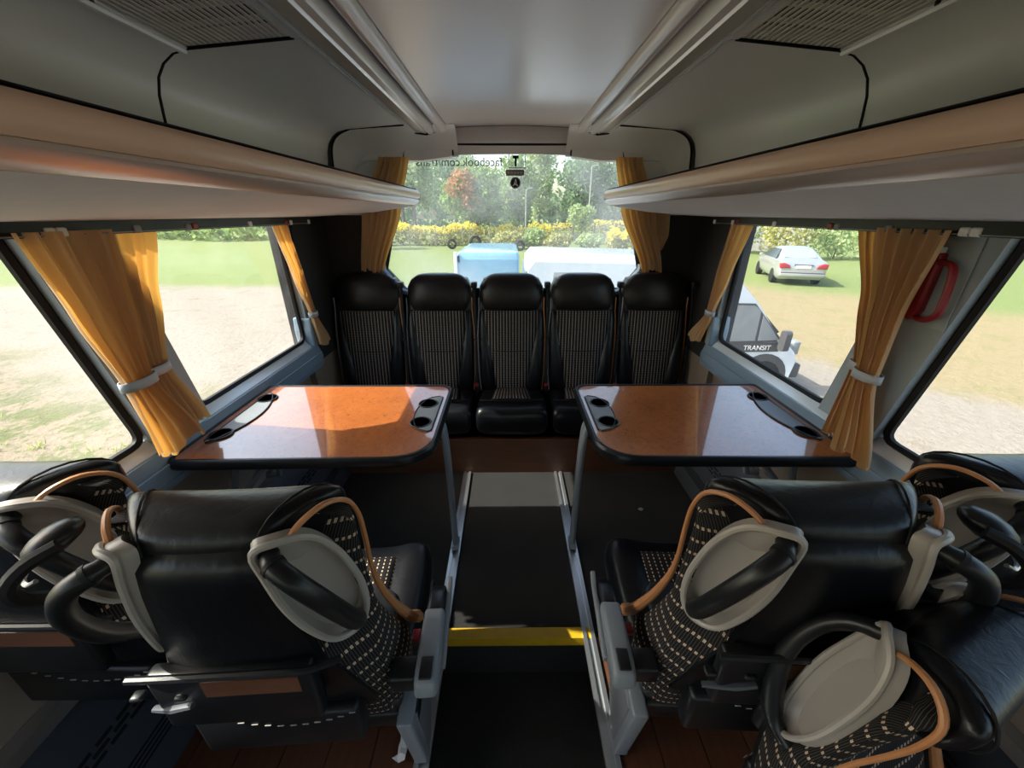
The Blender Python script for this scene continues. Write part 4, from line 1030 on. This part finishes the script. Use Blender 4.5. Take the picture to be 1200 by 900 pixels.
# distant dark belt of woodland
t = empty('woodland_belt', (0, 75, GROUND), 0, 'hazy belt of dark woodland far behind the trees', 'woodland'); t['kind'] = 'stuff'
leaf_cloud('canopy', [(x, random.uniform(-2, 2), random.uniform(2.4, 3.4), 4, 3, random.uniform(3.4, 4.6)) for x in range(-60, 70, 5)], 9000, .5, 'lf_dark', t, 900)['kind'] = 'stuff'
t = empty('left_hedge', (-92, 84, GROUND), 0, 'distant green hedge beyond the grass on the sunlit side', 'hedge'); t['kind'] = 'stuff'
leaf_cloud('canopy', [(x, (x + 45) * .35 * -1, 1.0, 4, 3, 1.5) for x in range(-60, 62, 5)], 7000, .42, 'lf_green', t, 901)['kind'] = 'stuff'
# goldenrod belt
def goldenrod(x0, x1, y, h, n, seed):
    t = empty('goldenrod_belt', ((x0 + x1) / 2, y, GROUND), 0, None, None); t['kind'] = 'stuff'
    L = (x1 - x0); c = (x0 + x1) / 2; rg = random.Random(seed)
    leaf_cloud('green_stems', [(x0 - c + L * k / 14, rg.uniform(-.6, .6), h * .40, L / 20, 1.0, h * .48) for k in range(15)], n, .15, 'lf_olive', t, seed)['kind'] = 'stuff'
    leaf_cloud('yellow_flowers', [(x0 - c + L * k / 16, rg.uniform(-.6, .4), h * rg.uniform(.66, .92), L / 24, .9, h * .2) for k in range(17)], n, .11, 'lf_yel', t, seed + 1)['kind'] = 'stuff'
    return t
tag(goldenrod(-16, 3.5, 39.5, 1.9, 4200, 40), 'belt of yellow goldenrod behind the lawn', 'goldenrod')
tag(goldenrod(8.0, 15, 32.5, 1.8, 2600, 44), 'yellow goldenrod clump in front of the concrete fence', 'goldenrod')
tag(goldenrod(3.0, 26, 47.6, 2.1, 2600, 48), 'far strip of goldenrod beyond the concrete fence', 'goldenrod')
# shrubs along the lawn edge
for k, (x, y, h, r, mt, lb) in enumerate([(-.2, 35.2, 1.5, 1.2, 'lf_olive', 'olive shrub beside the dark trunk'), (2.1, 35.6, 1.7, .9, 'lf_pale', 'pale shrub behind the blue trailer'), (4.2, 34.5, 1.3, 1.1, 'lf_olive', 'olive shrub behind the white van roof'),
        (6.9, 35, 1.3, 1.1, 'lf_pale', 'pale shrub in front of the fence posts'), (-13.2, 34.6, 1.3, 1.0, 'lf_olive', 'low shrub under the leaning tree'),
        (18.3, 27, 3.6, 1.6, 'lf_olive', 'large leafy bush behind the silver car'), (22.0, 27.2, 3.0, 1.6, 'lf_pale', 'silvery bush beside the silver car'), (25.8, 27.5, 3.4, 1.6, 'lf_olive', 'olive bush behind the tied curtain'), (17.6, 31.5, 4.4, 1.7, 'lf_green', 'taller green bush above the grey wall'),
        (29.8, 27, 3.2, 1.7, 'lf_olive', 'bush behind the tan curtain fold')]):
    t = empty('shrub', (x, y, GROUND), 0, lb, 'shrub', 'shrubs around the yard')
    leaf_cloud('foliage', [(0, 0, h * .5, r, r, h * .5), (r * .5, -.2, h * .6, r * .5, r * .5, h * .4), (-r * .5, .1, h * .55, r * .5, r * .5, h * .4)], 1300, .13, mt, t, 700 + k)
    m = MB(); m.tube([(0, 0, -.02), (.05, 0, h * .3), (.1, .05, h * .7)], [.05, .04, .015], 6); m.build('stem', 'bark', t)
# grass tufts on the near left
t = empty('grass_tufts', (-6, 4.5, GROUND), 0, 'scattered grass tufts on the bare ground beside the coach', 'grass'); t['kind'] = 'stuff'
rg = np.random.default_rng(5); V = []; Fc = []
cent = np.stack([rg.uniform(-5.5, 4.0, 130), rg.uniform(-3.2, 2.8, 130)], 1); keep = [c for c in cent if c[1] < -.1 - .33 * c[0] + rg.uniform(-.6, .6)]
for c in keep:
    rad = rg.uniform(.08, .28)
    for b in range(26):
        p = c + rg.normal(size=2) * rad * .6; a = rg.uniform(0, 2 * PI); h = rg.uniform(.04, .12); w = .008; l = rg.uniform(.02, .09)
        i = len(V); dx, dy = math.cos(a), math.sin(a)
        V += [(p[0] - dy * w, p[1] + dx * w, 0), (p[0] + dy * w, p[1] - dx * w, 0), (p[0] + dx * l, p[1] + dy * l, h)]; Fc.append((i, i + 1, i + 2))
m = MB(); m.add(V, Fc); M['lf_grass'] = leafmat('grass_blades', (.20, .25, .06), (.42, .42, .16)); o = m.build('blades', 'lf_grass', t, smooth=0, recalc=False); o['kind'] = 'stuff'
# fences
M['concrete'] = simple('weathered_concrete', (.36, .35, .33), .9, var=.15, vscale=3)
M['rust'] = simple('rusty_post', (.20, .16, .12), .8, var=.3, vscale=6)
t = empty('wire_fence', (-5, 37.5, GROUND), 0, 'thin wire fence with rusty posts along the goldenrod', 'fence')
for k in range(8):
    m = MB(); m.tube([(-9 + k * 2.45, 0, -.1), (-9 + k * 2.45, 0, 1.75)], .035, 6); m.build('post', 'rust', t)
for z in (.5, 1.0, 1.5):
    m = MB(); m.tube([(-9, 0, z), (8.2, 0, z)], .008, 4); m.build('wire', 'rust', t)
t = empty('concrete_fence', (10, 44.5, GROUND), 0, 'grey concrete fence with dark posts behind the white van', 'fence')
for k in range(6):
    m = MB(); m.box(-5.5 + k * 2.3, -5.3 + k * 2.3, -.08, .08, -.1, 1.9); m.build('post', 'rust', t, smooth=0)
for k in range(5):
    for j in range(2):
        m = MB(); m.box(-5.3 + k * 2.3, -3.2 + k * 2.3, -.03, .03, .02 + j * .42, .42 + j * .42); m.build('panel', 'concrete', t, smooth=0)
for z in (1.35, 1.7):
    m = MB(); m.tube([(-5.4, 0, z), (6.1, 0, z)], .02, 4); m.build('rail', 'rust', t)
t = empty('yard_wall', (19.0, 34, GROUND), math.radians(-30), 'pale grey wall behind the silver car', 'wall')
for k in range(5):
    m = MB(); m.box(-5 + k * 2.0, -3.03 + k * 2.0, -.08, .08, 0, 2.0); m.build('panel', 'concrete', t, smooth=0)
for (x, y, h, lb) in ((9.3, 49, 7.6, 'thin pale street pole in front of the broad dark tree'), (1.9, 47, 5.2, 'thin pale pole beside the narrow green tree')):
    t = empty('street_pole', (x, y, GROUND), 0, lb, 'pole')
    m = MB(); m.tube([(0, 0, -.1), (0, 0, h)], [.09, .05], 8); m.build('pole', 'concrete', t)
    m = MB(); m.tube([(0, 0, h - .05), (.25, 0, h + .1), (.7, 0, h + .12)], [.04, .04, .06], 6); m.build('lamp_arm', 'concrete', t)
for k, (x, y, rx, lb) in enumerate(((-4.9, 35.2, 1.25, 'black tyre leaning by the wire fence'), (-2.9, 35.6, 1.4, 'large black tyre leaning on the tree trunk'), (.9, 33.2, 1.3, 'tyre lying among the pale shrubs'))):
    R = (.42, .55, .42)[k]; m = MB()
    m.lathe([(R * .58, -.10), (R * .9, -.12), (R, -.08), (R, .08), (R * .9, .12), (R * .58, .10), (R * .55, 0), (R * .58, -.10)], (0, 0, 0), 20, cap=False); o = m.build('tyre', 'rubber'); o.location = (x, y, GROUND + R * .97); o.rotation_euler = (rx, 0, .4)
    tag(o, lb, 'tyre', 'old tyres by the fence')

# ---- vehicles
M['vwhite'] = simple('white_van_paint', (.62, .68, .73), .25, var=.03, coat=.6)
M['vblue'] = simple('pale_blue_van_paint', (.22, .42, .58), .25, var=.05, coat=.6)
M['vsilver'] = simple('silver_car_paint', (.36, .37, .38), .3, metal=.5, var=.03, coat=.6)
M['vglass'] = simple('vehicle_glass', (.03, .035, .04), .08, var=.1)
M['vglass2'] = simple('vehicle_glass_pale', (.22, .24, .25), .08, var=.1)
M['vtrim'] = simple('dark_vehicle_trim', (.06, .06, .065), .5, var=.1)
def wheel(parent, x, y, R, axis='y', name='wheel'):
    m = MB(); w = .11
    m.lathe([(R * .62, -w), (R * .93, -w), (R, -w * .7), (R, w * .7), (R * .93, w), (R * .62, w)], (x, y, R), 20, axis); o = m.build(name, 'rubber', parent)
    m = MB(); m.lathe([(.01, -w * .9), (R * .5, -w * .95), (R * .62, -w), (R * .62, w), (R * .5, w * .95), (.01, w * .9)], (x, y, R), 16, axis); m.build('rim', 'alu', o); return o
def van(loc, rz, paint, label, length, height, letters=None):
    """local: nose towards +x, near (right-hand) side at y=0, body to y=1.95, z=0 ground"""
    t = empty('cargo_van', loc, rz, label, 'van'); L, H = length, height
    prof = [(0.0, .38), (L - .02, .34), (L + .02, .62), (L - .04, .78), (L - .20, .92), (L - .37, 1.03), (L - .94, 1.58), (L - 1.33, 1.96), (L - 1.75, H - .06), (.12, H), (.02, H - .12), (0.0, 1.2)]
    rings = []
    for y, e, dz in ((0.10, .02, 0), (0.0, .0, 0), (0.0, .0, 0), (.09, 0, 0), (.18, 0, .0), (1.77, 0, 0), (1.86, 0, 0), (1.95, 0, 0), (1.95, 0, 0), (1.85, .02, 0)):
        rings.append((y, e))
    def sec(y):
        k = min(y, 1.95 - y)            # distance from the nearer flank
        out_ = []
        for (x, z) in prof:
            zz = z
            if z > 1.3: zz = z - (.10 * max(0, 1 - k / .22) ** 2) * (1 if z > H - .2 else .3)
            if x > L - .7 and z < 1.1: x = x - .16 * max(0, 1 - k / .5) ** 2
            out_.append((x, y + (.10 * (z - 1.2) / 1.0 if (z > 1.2 and y < .4) else (-.10 * (z - 1.2) / 1.0 if (z > 1.2 and y > 1.5) else 0)), zz))
        return out_
    m = MB(); m.loft([sec(y) for y in (0, .06, .14, .25, .6, 1.35, 1.7, 1.81, 1.89, 1.95)], True); m.build('body', paint, t, smooth=40)
    def side(pts, name, mat, th=.012, par=None):
        for sgn, yb in ((-1, 0.0),):
            vsl = [(x, yb + (.10 * (z - 1.2) if z > 1.2 else 0) - th, z) for x, z in pts]; vs2 = [(x, y + .03, z) for x, y, z in vsl]
            n = len(pts); mm = MB(); mm.add(vsl + vs2, [tuple(range(n))[::-1], tuple(range(n, 2 * n))] + [(i, (i + 1) % n, n + (i + 1) % n, n + i) for i in range(n)]); return mm.build(name, mat, par or t, smooth=0)
    side([(L - 1.40, .79), (L - .48, .80), (L - .42, .95), (L - 1.40, .955)], 'door_trim', 'vtrim', .006)
    side([(L - 1.40, .94), (L - .45, .97), (L - 1.0, 1.56), (L - 1.40, 1.57)], 'window_surround', 'vtrim', .008)
    side([(L - 1.37, .975), (L - .90, .985), (L - .90, 1.46), (L - 1.01, 1.53), (L - 1.37, 1.54)], 'side_window', 'vglass2', .014)
    side([(L - .85, .985), (L - .52, .995), (L - .85, 1.38)], 'quarter_window', 'vglass2', .014)
    side([(L - 1.46, .45), (L - 1.45, .45), (L - 1.45, 1.7), (L - 1.46, 1.7)], 'door_joint', 'vtrim', .004)
    side([(.35, .55), (L - .9, .55), (L - .9, .62), (.35, .62)], 'rub_strip', 'vtrim', .01)
    side([(.28, 1.25), (.85, 1.25), (.85, H - .25), (.40, H - .25)], 'rear_side_window', 'vglass2', .012)
    m = MB(); m.hexa([(L - .36, .25, 1.05), (L - .36, 1.70, 1.05), (L - .40, 1.70, 1.02), (L - .40, .25, 1.02)], [(L - .92, .30, 1.59), (L - .92, 1.65, 1.59), (L - .96, 1.65, 1.56), (L - .96, .30, 1.56)]); m.build('windscreen', 'vglass', t, smooth=0)
    m = MB(); m.box(-.02, .02, .25, 1.70, 1.2, H - .25); m.build('rear_windows', 'vglass2', t, smooth=0)
    m = MB(); m.prism(rrect(-.07, .07, -.16, .16, .05), 'x', 0, .09); o = m.build('wing_mirror', 'vtrim', t); o.location = (L - .56, -.14, 1.02)
    m = MB(); m.tube([(L - .52, 0.02, .98), (L - .52, -.10, .98)], .03, 6); m.build('mirror_arm', 'vtrim', t)
    m = MB(); m.box(L - .16, L - .04, .12, .42, .70, .92); m.build('headlight', 'vglass2', t, bevel=.02)
    m = MB(); m.box(L - .16, L - .04, 1.53, 1.83, .70, .92); m.build('headlight', 'vglass2', t, bevel=.02)
    m = MB(); m.box(L - .12, L + .05, .08, 1.87, .30, .55); m.build('bumper', 'vtrim', t, bevel=.04)
    for x in (.95, L - .64):
        for y in (.10, 1.85): wheel(t, x, y, .33)
    for x in (.95, L - .64):
        m = MB(); m.lathe([(.001, -.004), (.40, -.004), (.40, .02), (.001, .02)], (x, .0, .36), 24, 'y'); m.build('wheel_arch', 'vtrim', t, smooth=0)
    if letters:
        o = text_obj('lettering', letters, .11, 'white', (L - 1.05, -.012, .83), (PI / 2, 0, 0), False, t, .002)
    return t
van((.25, 5.8, GROUND), 0, 'vwhite', 'white panel van parked across the yard behind the coach', 4.50, 2.27, 'TRANSIT')
# pale blue box vehicle behind the white van
t = empty('box_trailer', (-.55, 8.6, GROUND), 0, 'pale blue box trailer left of the white van roof', 'trailer')
m = MB(); m.loft([[(x, y, z) for x, y in rrect(-.55 + e, .75 - e, -.3 + e, 2.2 - e, .06)] for z, e in ((.55, .03), (.58, 0), (2.0, 0), (2.08, .03), (2.11, .12))], True); m.build('box', 'vblue', t, smooth=40)
m = MB(); m.box(-.60, -.53, -.34, -.27, .55, 2.10); m.build('corner_post', 'vwhite', t, bevel=.01)
m = MB(); m.box(-.47, .70, -.315, -.30, .65, 1.95); m.build('door', 'vblue', t, smooth=0)
m = MB(); m.box(-.52, -.485, -.33, -.30, 1.90, 2.02); m.build('hinge', 'rubber', t, bevel=.005)
for x in (-.5, .7): wheel(t, x, 1.0, .32, 'x')
m = MB(); m.box(-.5, .7, -.2, 2.1, .40, .56); m.build('chassis', 'vtrim', t, smooth=0)
# silver saloon
def saloon(loc, rz):
    t = empty('saloon_car', loc, rz, 'silver saloon car parked on the grass, tail lights toward the coach', 'car')
    st = [(-2.25, .70, .42, .70, .66, .70), (-2.22, .80, .30, .86, .72, .90), (-2.1, .86, .25, .95, .72, 1.00), (-1.7, .88, .25, .97, .66, 1.05), (-1.55, .88, .25, .97, .64, 1.10), (-.95, .89, .25, .96, .57, 1.42), (-.2, .89, .25, .95, .57, 1.47), (.4, .89, .25, .94, .56, 1.43), (1.15, .88, .25, .93, .62, .98), (1.9, .84, .25, .82, .62, .84), (2.2, .72, .30, .66, .55, .68), (2.28, .6, .40, .55, .45, .57)]
    rings = []
    for y, w, zl, zb, rw_, zr in st:
        h = [(w * .9, zl), (w, zl + .12), (w + .02, (zl + zb) / 2), (w, zb), (lerp(w, rw_, .12), lerp(zb, zr, .10)), (lerp(w, rw_, .9), lerp(zb, zr, .86)), (rw_ * .9, zr - .01), (rw_ * .4, zr + .01)]
        rings.append([(x, y, z) for x, z in h] + [(-x, y, z) for x, z in h[::-1]])
    m = MB(); m.loft(rings, True); m.build('body', 'vsilver', t, smooth=50)
    m = MB(); m.hexa([(-.60, -1.60, 1.09), (.60, -1.60, 1.09), (.60, -1.55, 1.06), (-.60, -1.55, 1.06)], [(-.50, -1.02, 1.415), (.50, -1.02, 1.415), (.50, -.98, 1.39), (-.50, -.98, 1.39)]); m.build('rear_window', 'vglass2', t, smooth=0)
    for s_ in (-1, 1):
        m = MB(); pts = [(-1.35, 1.02), (.85, 1.0), (.35, 1.36), (-.85, 1.38)]
        m.add([(s_ * (.90 - .30 * (z - .96) / .47), y, z) for y, z in pts] + [(s_ * (.86 - .30 * (z - .96) / .47), y, z) for y, z in pts], [(0, 1, 2, 3), (7, 6, 5, 4), (0, 4, 5, 1), (1, 5, 6, 2), (2, 6, 7, 3), (3, 7, 4, 0)]); m.build('side_window', 'vglass', t, smooth=0)
        m = MB(); m.prism([(s_ * .84, .70), (s_ * .46, .72), (s_ * .50, .84), (s_ * .70, .92), (s_ * .86, .90)], 'y', -2.29, -2.1); m.build('tail_light', 'red', t, bevel=.02)
        m = MB(); m.box(min(s_*.92, s_*1.06), max(s_*.92, s_*1.06), .75, .87, .95, 1.08); m.build('wing_mirror', 'vsilver', t, bevel=.02)
        for y in (-1.42, 1.35): wheel(t, s_ * .80, y, .32, 'x')
    m = MB(); m.box(-.26, .26, -2.275, -2.24, .72, .83); m.build('license_plate', 'white', t, smooth=0)
    m = MB(); m.box(-.34, .34, -2.27, -2.23, .84, .87); m.build('boot_trim', 'vtrim', t, smooth=0)
    m = MB(); m.box(-.82, .82, -2.33, -2.1, .36, .56); m.build('bumper', 'vsilver', t, bevel=.05)
    m = MB(); m.box(-.80, .80, -2.335, -2.30, .53, .56); m.build('bumper_strip', 'vtrim', t, smooth=0)
    return t
saloon((13.0, 18.6, GROUND), -math.radians(20))
